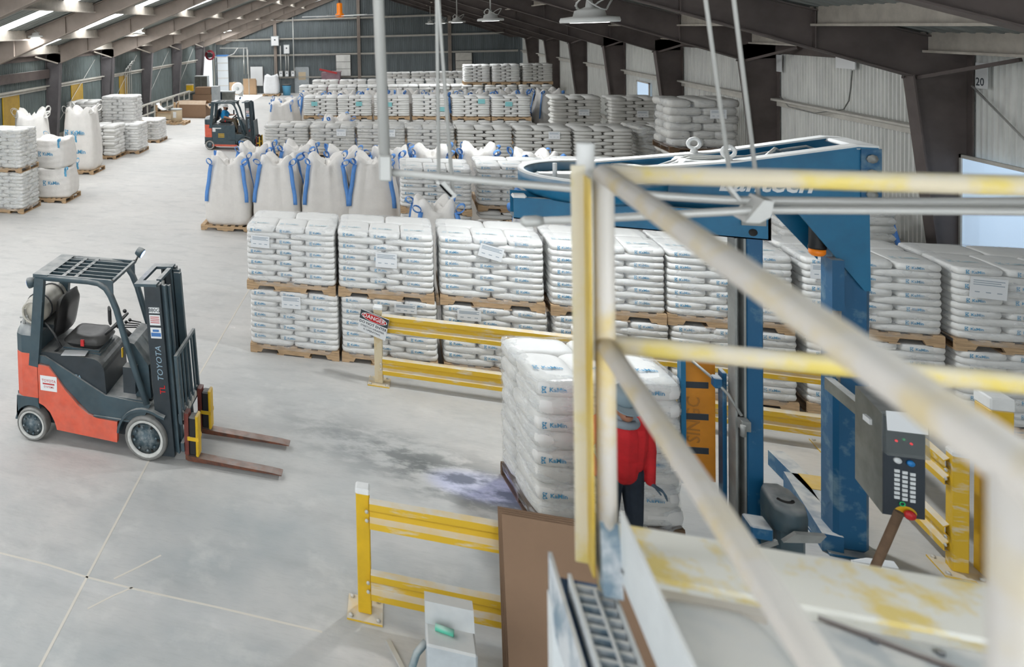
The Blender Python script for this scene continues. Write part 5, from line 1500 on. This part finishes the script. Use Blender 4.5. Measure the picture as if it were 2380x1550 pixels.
gp = pp(MB().bx(.432, .440, .5, YE + .03, 2.94, 3.005).bx(.530, .538, .5, YE + .03, 2.94, 3.005), 'grating', 'deck_plain')
for k in range(34):
    y = YE - .0 - k * .036
    put('tread_tooth', tm, gp, (.442 - o1.x, y - o1.y, 2.945))
pp(MB().tube((.488, YE - .02, 3.002), (.488, .5, 3.002), .005, 8), 'grating_rod', 'deck_plain', gp)
pp(MB().bx(.40, .47, YE + .08, YE + .15, 0, 2.86).bx(.36, .50, YE + .04, YE + .18, 0, .015), 'leg', 'deck_plain')
pp(MB().bx(2.5, 2.58, YE + .06, YE + .14, 0, 2.93), 'leg', 'deck_plain')
pp(MB().bx(.40, .47, .4, .48, 0, 2.86), 'leg', 'deck_plain')
pp(MB().bx(.554, 2.6, .4, 2.20, 3.04, 3.055), 'deck_plate', 'deck_plain')
# rounded hatch cover on the deck
mb = MB(); nx, ny = 16, 16; vs = []
for i in range(nx + 1):
    for j in range(ny + 1):
        u, v = -1 + 2 * i / nx, -1 + 2 * j / ny
        k = sq_k(u, v, 5)
        t = max(0, 1 - max(abs(u), abs(v)) ** 5) ** .45
        vs.append((.700 + u / k * .130, 1.88 + v / k * .28, 3.056 + .06 * t))
mb._add(vs, [(i * (ny + 1) + j, (i + 1) * (ny + 1) + j, (i + 1) * (ny + 1) + j + 1, i * (ny + 1) + j + 1) for i in range(nx) for j in range(ny)], 0, True)
pp(mb, 'hatch_cover', 'grey_box')
pp(MB().bx(.562, .84, 2.165, 2.195, 3.055, 3.075).bx(.558, .568, 1.5, 2.17, 3.055, 3.075), 'hatch_rim', 'purlin')
for x0_, x1_, y0_, y1_ in ((.87, 1.45, 1.99, 2.19), (.87, 1.45, 1.70, 1.98)):
    pp(MB().bev(x0_, x1_, y0_, y1_, 3.055, 3.072, .006), 'cover_plate', 'deck_blue')
    for x in np.linspace(x0_ + .05, x1_ - .05, 5):
        for y in (y0_ + .035, y1_ - .035): pp(MB().lathe([(.010, 3.072), (.010, 3.079), (0, 3.08)], (x, y, 0), 6), 'cover_bolt', 'panel_dark')
tag(MB().bar((.95, 2.19, 3.082), (1.17, 2.10, 3.082), .011, .009).build('loose_bar', 'steel_dark'), 'thin dark bar lying loose on the platform cover plates', 'bar')

# ================================================================== pipe frame hanging from the roof
HF = thing('hanging_pipe_frame', 'dusty grey pipe frame hanging from the roof on thin rods across the view', 'pipe frame', (0, 3.5, 3.9))
def hp(mb, name, mt='conduit'): return mb.xf(Matrix.Translation((0, -3.5, -3.9))).build(name, mt, HF)
hp(MB().tube((-.10, 3.5, 6.6), (-.051, 3.5, 3.93), .024, 12), 'drop_pipe')
hp(MB().bev(-.078, -.022, 3.47, 3.53, 3.86, 3.98, .008), 'elbow_box')
hp(MB().path([(-.05, 3.5, 3.90), (.484, 3.5, 3.866), (.695, 3.5, 3.853), (1.046, 3.5, 3.834), (1.247, 3.5, 3.828), (1.7, 3.5, 3.842), (2.106, 3.5, 3.862), (2.8, 3.5, 3.88)], .017, 10), 'cross_pipe')
hp(MB().path([(.55, 3.44, 3.722), (.85, 3.44, 3.753), (1.316, 3.44, 3.808), (1.75, 3.44, 3.828), (2.106, 3.44, 3.842), (2.8, 3.44, 3.86)], .016, 10), 'lower_pipe')
hp(MB().path([(.49, 3.44, 3.716), (.505, 3.44, 3.717), (.55, 3.44, 3.722), (.575, 3.44, 3.725)], .02, 12, radii=[.012, .024, .024, .016]), 'pipe_fitting')
for a, b_ in (((.18, 4.671), (.175, 3.89)), ((.186, 4.671), (.232, 3.80)), ((1.166, 4.625), (1.252, 3.84)), ((1.258, 4.621), (1.335, 3.84))):
    d = Vector((b_[0] - a[0], b_[1] - a[1])); k = (6.3 - a[1]) / -d.y
    hp(MB().tube((a[0] - d.x * k, 3.5, 6.3), (b_[0], 3.5, b_[1]), .0075, 8), 'hanger_rod')
hp(MB().bar((.165, 3.5, 3.865), (.225, 3.5, 3.80), .03, .012).bar((.185, 3.49, 3.86), (.235, 3.49, 3.795), .01, .03), 'strut')
hp(MB().bar((1.205, 3.5, 3.93), (1.27, 3.5, 3.83), .045, .012), 'strut')
hp(MB().prism([(1.255, 3.765), (1.30, 3.765), (1.335, 3.79), (1.345, 3.85), (1.315, 3.855)], 'y', 3.40, 3.52), 'bracket')
# ================================================================== people
def seg_dist(P, a, b_):
    ab = b_ - a; L = max(ab.dot(ab), 1e-12)
    t = np.clip(((P - np.array(a)) @ np.array(ab)) / L, 0, 1)
    C = np.array(a)[None, :] + t[:, None] * np.array(ab)[None, :]
    return np.linalg.norm(P - C, axis=1), t
def figure(name, label, bones, mats, parent=None, loc=(0, 0, 0), rz=0.0, voxel=.0065, post=None):
    """one continuous skin grown over tapered bones; bones = (a, b, ra, rb, material index)"""
    mb = MB()
    for a, b_, ra, rb, mi in bones:
        a, b_ = Vector(a), Vector(b_)
        if (b_ - a).length > 1e-4: mb.path([a, a.lerp(b_, .5), b_], ra, 12, 0, True, True, radii=[ra, (ra + rb) / 2, rb])
        mb.ball(a, ra, 12, 8); mb.ball(b_, rb, 12, 8)
    o = put(name, mb.mesh(name, mats[0]))
    m = o.modifiers.new('r', 'REMESH'); m.mode = 'VOXEL'; m.voxel_size = voxel
    m = o.modifiers.new('s', 'SMOOTH'); m.factor = .5; m.iterations = 5
    dg = bpy.context.evaluated_depsgraph_get()
    me = bpy.data.meshes.new_from_object(o.evaluated_get(dg))
    o.modifiers.clear(); o.data = me
    me.materials.clear()
    for q in mats: me.materials.append(MATS[q])
    nv = len(me.vertices); co = np.empty(nv * 3, np.float32); me.vertices.foreach_get('co', co); co = co.reshape(-1, 3)
    npol = len(me.polygons); ct = np.empty(npol * 3, np.float32); me.polygons.foreach_get('center', ct); ct = ct.reshape(-1, 3)
    best = np.full(npol, 1e9); mi_ = np.zeros(npol, np.int32)
    for a, b_, ra, rb, mi in bones:
        d, t = seg_dist(ct, Vector(a), Vector(b_)); d = d - (ra + (rb - ra) * t)
        k = d < best; best[k] = d[k]; mi_[k] = mi
    if post is not None: mi_ = post(ct, mi_)
    me.polygons.foreach_set('material_index', mi_); me.polygons.foreach_set('use_smooth', np.ones(npol, bool)); me.update()
    if parent is not None: o.parent = parent
    o.location = loc; o.rotation_euler = (0, 0, rz)
    return o
def hand(bones, wrist, d, palm_n, s, mi, curl=.35, thumb_side=1):
    """palm and five unequal, bent fingers; d = pointing direction, palm_n = palm normal"""
    d = Vector(d).normalized(); n = Vector(palm_n); n = (n - d * n.dot(d)).normalized(); sd = d.cross(n)
    w = Vector(wrist)
    for k in range(4):
        off = sd * ((k - 1.5) * .021 * s)
        base = w + d * (.085 * s) + off
        bones.append((w + off * .6 + d * .01 * s, base, .014 * s, .012 * s, mi))
        L = (.070, .080, .075, .058)[k] * s
        d1 = (d + n * curl).normalized(); d2 = (d + n * (curl * 2.4)).normalized()
        m1 = base + d1 * L * .5; bones.append((base, m1, .0100 * s, .0095 * s, mi)); bones.append((m1, m1 + d2 * L * .5, .0095 * s, .008 * s, mi))
    tb = w + d * .025 * s + sd * (-.028 * s * thumb_side)
    t1 = tb + (d * .6 + sd * -.8 * thumb_side + n * .35).normalized() * .042 * s
    bones.append((w + d * .01 * s, tb, .014 * s, .013 * s, mi)); bones.append((tb, t1, .0125 * s, .011 * s, mi)); bones.append((t1, t1 + (d * .9 + n * .5 + sd * -.3 * thumb_side).normalized() * .034 * s, .011 * s, .009 * s, mi))

# worker standing between the wrapped load and the platform, facing the camera side, head bowed
s = .93
def q(x, y, z): return (x * s, y * s, z * s)
B = []
# 0 shirt 1 jeans 2 hood 3 skin 4 glove 5 boot
B += [(q(0, 0, .96), q(0, .0, 1.10), .135 * s, .14 * s, 0), (q(0, 0, 1.10), q(0, -.01, 1.30), .145 * s, .15 * s, 0)]
B += [(q(-.07, 0, 1.05), q(-.09, -.01, 1.31), .12 * s, .12 * s, 0), (q(.07, 0, 1.05), q(.09, -.01, 1.31), .12 * s, .12 * s, 0), (q(-.15, 0, 1.345), q(.15, 0, 1.345), .080 * s, .080 * s, 0)]
B += [(q(0, -.02, 1.345), q(0, -.05, 1.455), .085 * s, .068 * s, 2), (q(-.06, -.03, 1.375), q(.06, -.05, 1.385), .07 * s, .07 * s, 2)]
B += [(q(0, -.065, 1.525), q(0, -.055, 1.585), .082 * s, .088 * s, 3), (q(0, -.115, 1.480), q(0, -.10, 1.525), .05 * s, .055 * s, 3), (q(0, -.155, 1.525), q(0, -.148, 1.550), .014 * s, .010 * s, 3),
      (q(-.088, -.05, 1.525), q(-.09, -.045, 1.555), .014 * s, .016 * s, 3), (q(.088, -.05, 1.525), q(.09, -.045, 1.555), .014 * s, .016 * s, 3)]
for sx in (-1, 1):
    B += [(q(sx * .08, 0, .93), q(sx * .10, -.01, .50), .098 * s, .066 * s, 1), (q(sx * .10, -.01, .50), q(sx * .11, .03, .10), .064 * s, .050 * s, 1),
          (q(sx * .11, .03, .06), q(sx * .125, -.14, .04), .045 * s, .038 * s, 5), (q(sx * .09, .02, .93), q(0, 0, .98), .10 * s, .11 * s, 1)]
B += [(q(.19, 0, 1.335), q(.225, .0, 1.12), .070 * s, .055 * s, 0), (q(.225, .0, 1.12), q(.195, -.08, .90), .052 * s, .040 * s, 0)]
hand(B, q(.195, -.10, .885), (.75, -.35, -.35), (-.2, -.3, -1), s * .95, 4, .55, 1)
B += [(q(-.19, 0, 1.335), q(-.31, -.05, 1.16), .070 * s, .055 * s, 0), (q(-.31, -.05, 1.16), q(-.27, -.22, 1.02), .052 * s, .040 * s, 0)]
hand(B, q(-.268, -.235, 1.01), (.2, -.9, -.3), (.3, -.2, -1), s, 4, .4, -1)
wk = thing('person', 'person in red shirt, jeans and grey cap standing beside the wrapped load', 'person', (1.68, 6.83, 0), .15)
figure('body', '', B, ['shirt_red', 'jeans', 'hood_grey', 'skin', 'glove', 'boot'], wk)
cap = MB().lathe([(.104 * s, 0), (.106 * s, .03 * s), (.10 * s, .075 * s), (.075 * s, .11 * s), (.03 * s, .125 * s), (0, .127 * s)], n=20)
brim = [(.105 * s * math.sin(a) * 1.0, -.105 * s * math.cos(a)) for a in np.linspace(-1.25, 1.25, 10)]
brim2 = [(.10 * s * math.sin(a), -.19 * s * (.55 + .45 * math.cos(a))) for a in np.linspace(1.25, -1.25, 10)]
cap.prism([(x, y) for x, y in brim] + brim2, 'z', -.004, .006)
cap.xf(Matrix.Translation(q(0, -.052, 1.59)) @ Matrix.Rotation(.28, 4, 'X')).build('cap', 'cap_grey', wk)
MB().torus(q(0, -.03, 1.40), .10 * s, .035 * s, 'z', 20, 8).build('hood', 'hood_grey', wk)
for sx in (-1, 1): MB().ball(q(sx * .032, -.138, 1.557), .010 * s, 8, 6).build('eye', 'void', wk)
MB().bar(q(-.025, -.163, 1.497), q(.025, -.163, 1.497), .008, .006).build('mouth', 'fork_red', wk)

# driver on the distant forklift (coordinates in the truck's own frame)
D = []
# 0 shirt 1 trousers 2 skin 3 boot
D += [((-.82, 0, 1.21), (-.85, 0, 1.40), .125, .135, 0), ((-.85, 0, 1.38), (-.83, 0, 1.52), .13, .11, 0), ((-.83, -.13, 1.545), (-.83, .13, 1.545), .075, .075, 0), ((-.80, 0, 1.30), (-.80, 0, 1.38), .12, .12, 0)]
D += [((-.82, 0, 1.56), (-.805, 0, 1.645), .052, .048, 2), ((-.80, 0, 1.70), (-.795, 0, 1.74), .072, .078, 2), ((-.745, 0, 1.675), (-.76, 0, 1.70), .042, .05, 2), ((-.715, 0, 1.715), (-.722, 0, 1.735), .012, .009, 2),
      ((-.80, -.077, 1.71), (-.80, -.08, 1.735), .012, .014, 2), ((-.80, .077, 1.71), (-.80, .08, 1.735), .012, .014, 2)]
for sy_ in (-1, 1):
    D += [((-.80, sy_ * .08, 1.19), (-.47, sy_ * .12, 1.19), .082, .062, 1), ((-.47, sy_ * .12, 1.19), (-.36, sy_ * .12, .80), .058, .042, 1), ((-.36, sy_ * .12, .72), (-.22, sy_ * .12, .665), .040, .034, 3), ((-.36, sy_ * .12, .80), (-.36, sy_ * .12, .69), .042, .042, 3), ((-.84, sy_ * .06, 1.20), (-.80, sy_ * .07, 1.22), .10, .10, 1)]
D += [((-.83, -.175, 1.54), (-.80, -.215, 1.40), .065, .055, 0), ((-.80, -.215, 1.40), (-.78, -.225, 1.36), .048, .044, 2), ((-.78, -.225, 1.36), (-.60, -.19, 1.285), .042, .030, 2)]
hand(D, (-.59, -.19, 1.282), (1, .12, -.1), (0, 0, -1), .85, 2, .3, 1)
D += [((-.83, .175, 1.54), (-.74, .21, 1.42), .065, .055, 0), ((-.74, .21, 1.42), (-.70, .21, 1.38), .048, .044, 2), ((-.70, .21, 1.38), (-.56, .12, 1.40), .042, .030, 2)]
hand(D, (-.55, .115, 1.40), (.9, -.4, .1), (.2, 0, -1), .85, 2, .55, -1)
dr = thing('person', 'bearded driver in a blue t-shirt and pale hat sitting in the distant forklift', 'person', (-5.45, 27.9, 0))
dr.scale = (1.12, 1.12, .93); dr.location = (-5.45 + .82 * .12, 27.9, .004)
figure('body', '', D, ['shirt_blue', 'trousers', 'skin_light', 'boot'], dr)
mb = MB().lathe([(.125, .0), (.12, .012), (.088, .016), (.088, .05), (.07, .09), (.03, .105), (0, .107)], n=20)
mb.xf(Matrix.Translation((-.797, 0, 1.755)) @ Matrix.Rotation(.10, 4, 'Y')).build('hat', 'white_dust', dr)
MB().ball((-.752, 0, 1.672), (.052, .066, .062), 14, 10).build('beard', 'beard', dr)
for sy_ in (-1, 1): MB().ball((-.725, sy_ * .028, 1.735), .009, 8, 6).build('eye', 'void', dr)

# ================================================================== clutter at the far end and along the left wall
def simple(name, label, cat, loc, parts, rz=0.0, group=None):
    t = thing(name, label, cat, loc, rz, group)
    for nm, mb, mt in parts: mb.build(nm, mt, t)
    return t
bulk_pallet('pallet under the fibre drum near the left wall', -10.38, 35.2, grp=None)
simple('fibre_drum', 'pale fibre drum with a metal lid standing on a pallet by the left wall', 'drum', (-10.38, 35.2, PH),
       [('body', MB().lathe([(.27, 0), (.28, .01), (.28, .60), (.27, .61)], n=24), 'kraft'), ('lid', MB().lathe([(.29, .58), (.29, .63), (.26, .64), (0, .64)], n=24), 'box_grey'), ('label_sheet', MB().bx(-.1, .06, -.285, -.278, .2, .5), 'white')])
lb = thing('cardboard_box', 'long brown cardboard box with folded flaps beside the left aisle', 'box', (-10.2, 38.0, 0), -.08)
MB().bx(-.78, .78, -.40, .40, .05, .72).build('body', 'cardboard', lb)
MB().prism([(-.40, .72), (-.385, .72), (-.20, .92), (-.215, .92)], 'x', -.76, .76).build('flap', 'cardboard_light', lb)
MB().prism([(.385, .72), (.40, .72), (.22, .90), (.205, .90)], 'x', -.76, .76).build('flap', 'cardboard_light', lb)
MB().prism([(.78, .72), (.795, .72), (1.0, .52), (.985, .51)], 'y', -.38, .38).build('flap', 'cardboard_light', lb)
MB().bx(-.85, .85, -.44, .44, 0, .05).build('base', 'wood_dark', lb)
cr = thing('bench_frame', 'wooden bench frame with a sagging curled sheet by the left wall', 'bench', (-11.35, 36.8, 0))
for x in (-.5, .5):
    for y in (-.3, .3): MB().bx(x - .05, x + .05, y - .05, y + .05, 0, .95 if x > 0 else .80).build('leg', 'wood', cr)
MB().bx(-.55, .55, -.35, .35, .40, .44).build('shelf', 'wood', cr); MB().bx(-.5, .5, -.3, .3, .06, .40).build('crate', 'kraft', cr)
pts = [(-.55 + 1.1 * k / 10, 0, .92 - .38 * math.sin(PI * (k / 10) ** .7)) for k in range(11)]
MB().ribbon(pts, .6, (0, 1, 0), .01).build('curled_sheet', 'white_dust', cr)
simple('cardboard_stack', 'stack of dark brown boxes behind the long cardboard box', 'boxes', (-11.15, 44.2, 0), [('lower_box', MB().bev(-.7, .5, -.4, .4, 0, .7, .01), 'cardboard'), ('upper_box', MB().bev(-.55, .45, -.35, .35, .7, 1.15, .01), 'cardboard'), ('film', MB().bx(.5, .9, -.38, .3, 0, 1.2), 'box_grey')])
simple('steel_cabinet', 'upright dark grey steel cabinet beside the bright loading door', 'cabinet', (-11.75, 45.9, 0), [('body', MB().bev(-.42, .42, -.3, .3, .05, 1.75, .01), 'box_grey'), ('door_leaf', MB().bx(-.4, -.01, -.315, -.30, .1, 1.7).bx(.01, .40, -.315, -.30, .1, 1.7), 'panel_steel'), ('base', MB().bx(-.4, .4, -.28, .28, 0, .05), 'black')])
simple('storage_bin', 'dark blue and grey bin standing in the aisle behind the distant forklift', 'bin', (-10.35, 45.6, 0), [('left_half', MB().bev(-.75, .0, -.3, .3, .05, .72, .02), 'jeans'), ('right_half', MB().bev(.0, .75, -.3, .3, .05, .72, .02), 'panel_steel'), ('lid', MB().bev(-.78, .78, -.32, .32, .72, .78, .01), 'box_grey'), ('foot', MB().bx(-.7, .7, -.25, .25, 0, .05), 'black')])
simple('battery_box', 'small yellow box on the left wall ledge by the cabinet', 'box', (-11.95, 43.6, .95), [('body', MB().bev(-.2, .2, -.15, .15, 0, .4, .01), 'yellow_clean'), ('lid', MB().bev(-.21, .21, -.16, .16, .36, .42, .01), 'kraft')])
wr = thing('wall_railing', 'dusty railing running along the foot of the left wall', 'railing', (-11.9, 34.0, 0))
for k in range(9): MB().bx(-.03, .03, k * 1.15 - .03, k * 1.15 + .03, 0, .95).build('post', 'girt', wr)
MB().bx(-.05, .05, -.05, 9.3, .95, 1.02).build('top_board', 'girt', wr); MB().bx(-.03, .03, -.05, 9.3, .45, .51).build('mid_board', 'girt', wr)
# conduits and boxes on the left wall
for k in range(4):
    y = 33.4 + .28 * k
    tag(MB().path([(XL + .1, y, .6), (XL + .1, y, 2.75 + .1 * k), (XL + .12, y + .12, 2.9 + .1 * k), (XL + .12, y + .55, 2.92 + .1 * k)], .028, 8).build('conduit_pipe', 'conduit'), 'bent grey conduit pipe on the left wall, %s of four' % nth(k), 'pipe', 'conduits on the left wall')
for k in range(2):
    simple('pump_motor', 'small dark motor on the left wall behind the sack pallets, %s' % ('nearer', 'farther')[k], 'motor', (-12.1, 33.3 + k * 1.3, 1.0), [('body', MB().lathe([(.14, -.2), (.15, -.15), (.15, .15), (.12, .2)], n=14, axis='y'), 'panel_dark'), ('bracket', MB().bx(-.3, .1, -.15, .15, -.18, -.13), 'girt')])
# far wall electrics
def wall_box(label, x0, x1, z0, z1, mt='box_grey'):
    return simple('electrical_box', label, 'electrical box', ((x0 + x1) / 2, YF - .2, z0), [('body', MB().bev(-(x1 - x0) / 2, (x1 - x0) / 2, -.12, .15, 0, z1 - z0, .015), mt), ('cover', MB().bx(-(x1 - x0) / 2 + .04, (x1 - x0) / 2 - .04, -.13, -.12, .04, z1 - z0 - .04), 'white'), ('mark', MB().bx(-.05, .05, -.135, -.13, (z1 - z0) * .55, (z1 - z0) * .7), 'dark_print')])
wall_box('large grey electrical box high on the far wall column', -8.30, -7.74, 3.40, 4.10)
wall_box('second grey electrical box on the far wall, lower and right of the large one', -7.42, -7.0, 2.82, 3.47)
for k in range(3): wall_box('small grey switch box low on the far wall, %s of three' % ('left', 'middle', 'right')[k], -7.80 + .42 * k, -7.50 + .42 * k, 1.18, 1.62, 'panel_steel')
for k, (x, z0, z1) in enumerate(((-7.66, 1.62, 3.4), (-7.30, 1.62, 2.82), (-7.12, 1.62, 2.82), (-6.74, 1.2, 5.4), (-10.3, 1.4, 3.3), (-10.05, 1.4, 3.35))):
    tag(MB().tube((x, YF - .2, z0), (x, YF - .2, z1), .035, 8).build('wall_conduit', 'conduit'), 'vertical grey conduit on the far wall, %s from the left switch box' % nth(k), 'pipe', 'conduits on the far wall')
for k, (x0, x1, z0, z1, mt, lb_) in enumerate(((-3.85, -2.88, 1.2, 2.68, 'wall_light', 'pale insulated panel beside the middle column of the far wall'), (3.78, 4.77, 1.1, 2.65, 'girt', 'pale block panel right of the far wall column'), (-9.85, -8.95, .55, 1.95, 'white', 'white board leaning on the far wall behind the white bulk bag'))):
    t = thing('wall_panel', lb_, 'panel', (x0, YF - .22, z0))
    nn = 3 if k < 2 else 1
    for j in range(nn):
        h = (z1 - z0) / nn; MB().bev(0.01, x1 - x0 - .01, -.02, .06, h * j + .012, h * (j + 1) - .012, .006).build('panel', mt, t)
    MB().bx(-.02, x1 - x0 + .02, .06, .08, 0, z1 - z0).build('backing', 'steel_dark', t)
rc = thing('steel_bin', 'faded red steel bin with a red bar across its lid near the far wall', 'bin', (-4.1, 51.4, 0))
MB().prism([(-.55, 0), (.55, 0), (.62, 1.55), (-.62, 1.55)], 'y', -.5, .5).build('body', 'red_container', rc)
MB().bar((-.72, -.52, 1.78), (.42, -.52, 1.50), .10, .12).build('lid_bar', 'red_print', rc); MB().bx(-.3, .66, -.52, .52, 1.55, 1.6).build('lid', 'red_container', rc)
simple('waste_bin', 'dark grey-blue waste bin right of the white bulk bag', 'bin', (-7.1, 51.2, 0), [('body', MB().lathe([(.24, 0), (.30, .7), (.30, .72)], n=18), 'strap_pale'), ('rim', MB().lathe([(.31, .68), (.33, .70), (.33, .74), (.30, .75)], n=18), 'black')])
simple('drum_fan', 'round white drum fan on the floor near the loading door', 'fan', (-10.35, 50.4, 0), [('housing', MB().lathe([(.36, -.18), (.40, -.12), (.40, .12), (.36, .18)], (0, 0, .55), 22, 'y'), 'white'), ('hub', MB().lathe([(0, -.2), (.12, -.2), (.14, -.15)], (0, 0, .55), 14, 'y'), 'box_grey'), ('stand', MB().bx(-.3, .3, -.15, .15, 0, .08).bx(-.36, -.3, -.05, .05, 0, .55).bx(.3, .36, -.05, .05, 0, .55), 'box_grey')])
for k, (x, z, ww) in enumerate(((-10.9, .9, .6), (-9.75, 1.15, .9))):
    simple('cardboard_pile', 'pile of flat brown cardboard near the loading door, %s' % ('left', 'right')[k], 'cardboard', (x, 51.6, 0), [('sheet', MB().bx(-ww / 2 + .03 * j, ww / 2 + .02 * j, -.05 + .06 * j, -.01 + .06 * j, 0, z - .06 * j), 'cardboard_light') for j in range(3)])
hr = thing('hose_reel', 'red hose reel high in the far left corner', 'hose reel', (-11.6, 47.6, 3.0))
mb = MB()
for k in range(4): mb.torus((0, 0, 0), .22 + .035 * k, .022, 'y', 22, 6)
mb.build('coil', 'reel_red', hr); MB().lathe([(.18, -.1), (.18, .1)], n=16, axis='y').build('drum', 'black', hr)
MB().bar((0, .0, .1), (-.2, -.3, .3), .05, .05).build('bracket', 'steel_dark', hr)
tag(MB().path([(-11.6, 47.55, 3.0), (-11.3, 48.2, 2.85), (-10.9, 49.3, 2.80), (-10.5, 50.0, 2.98), (-10.3, 50.55, 3.38)], .03, 8).build('air_hose', 'conduit'), 'pale air hose hanging in a loop below the hose reel', 'hose')
tag(MB().path([(-9.6, 50.6, 0.0), (-9.62, 50.6, 3.2), (-9.7, 50.6, 3.35), (-11.6, 50.6, 3.38)], .03, 8).build('bent_conduit', 'conduit'), 'bent pipe rising beside the sliding door leaf', 'pipe')
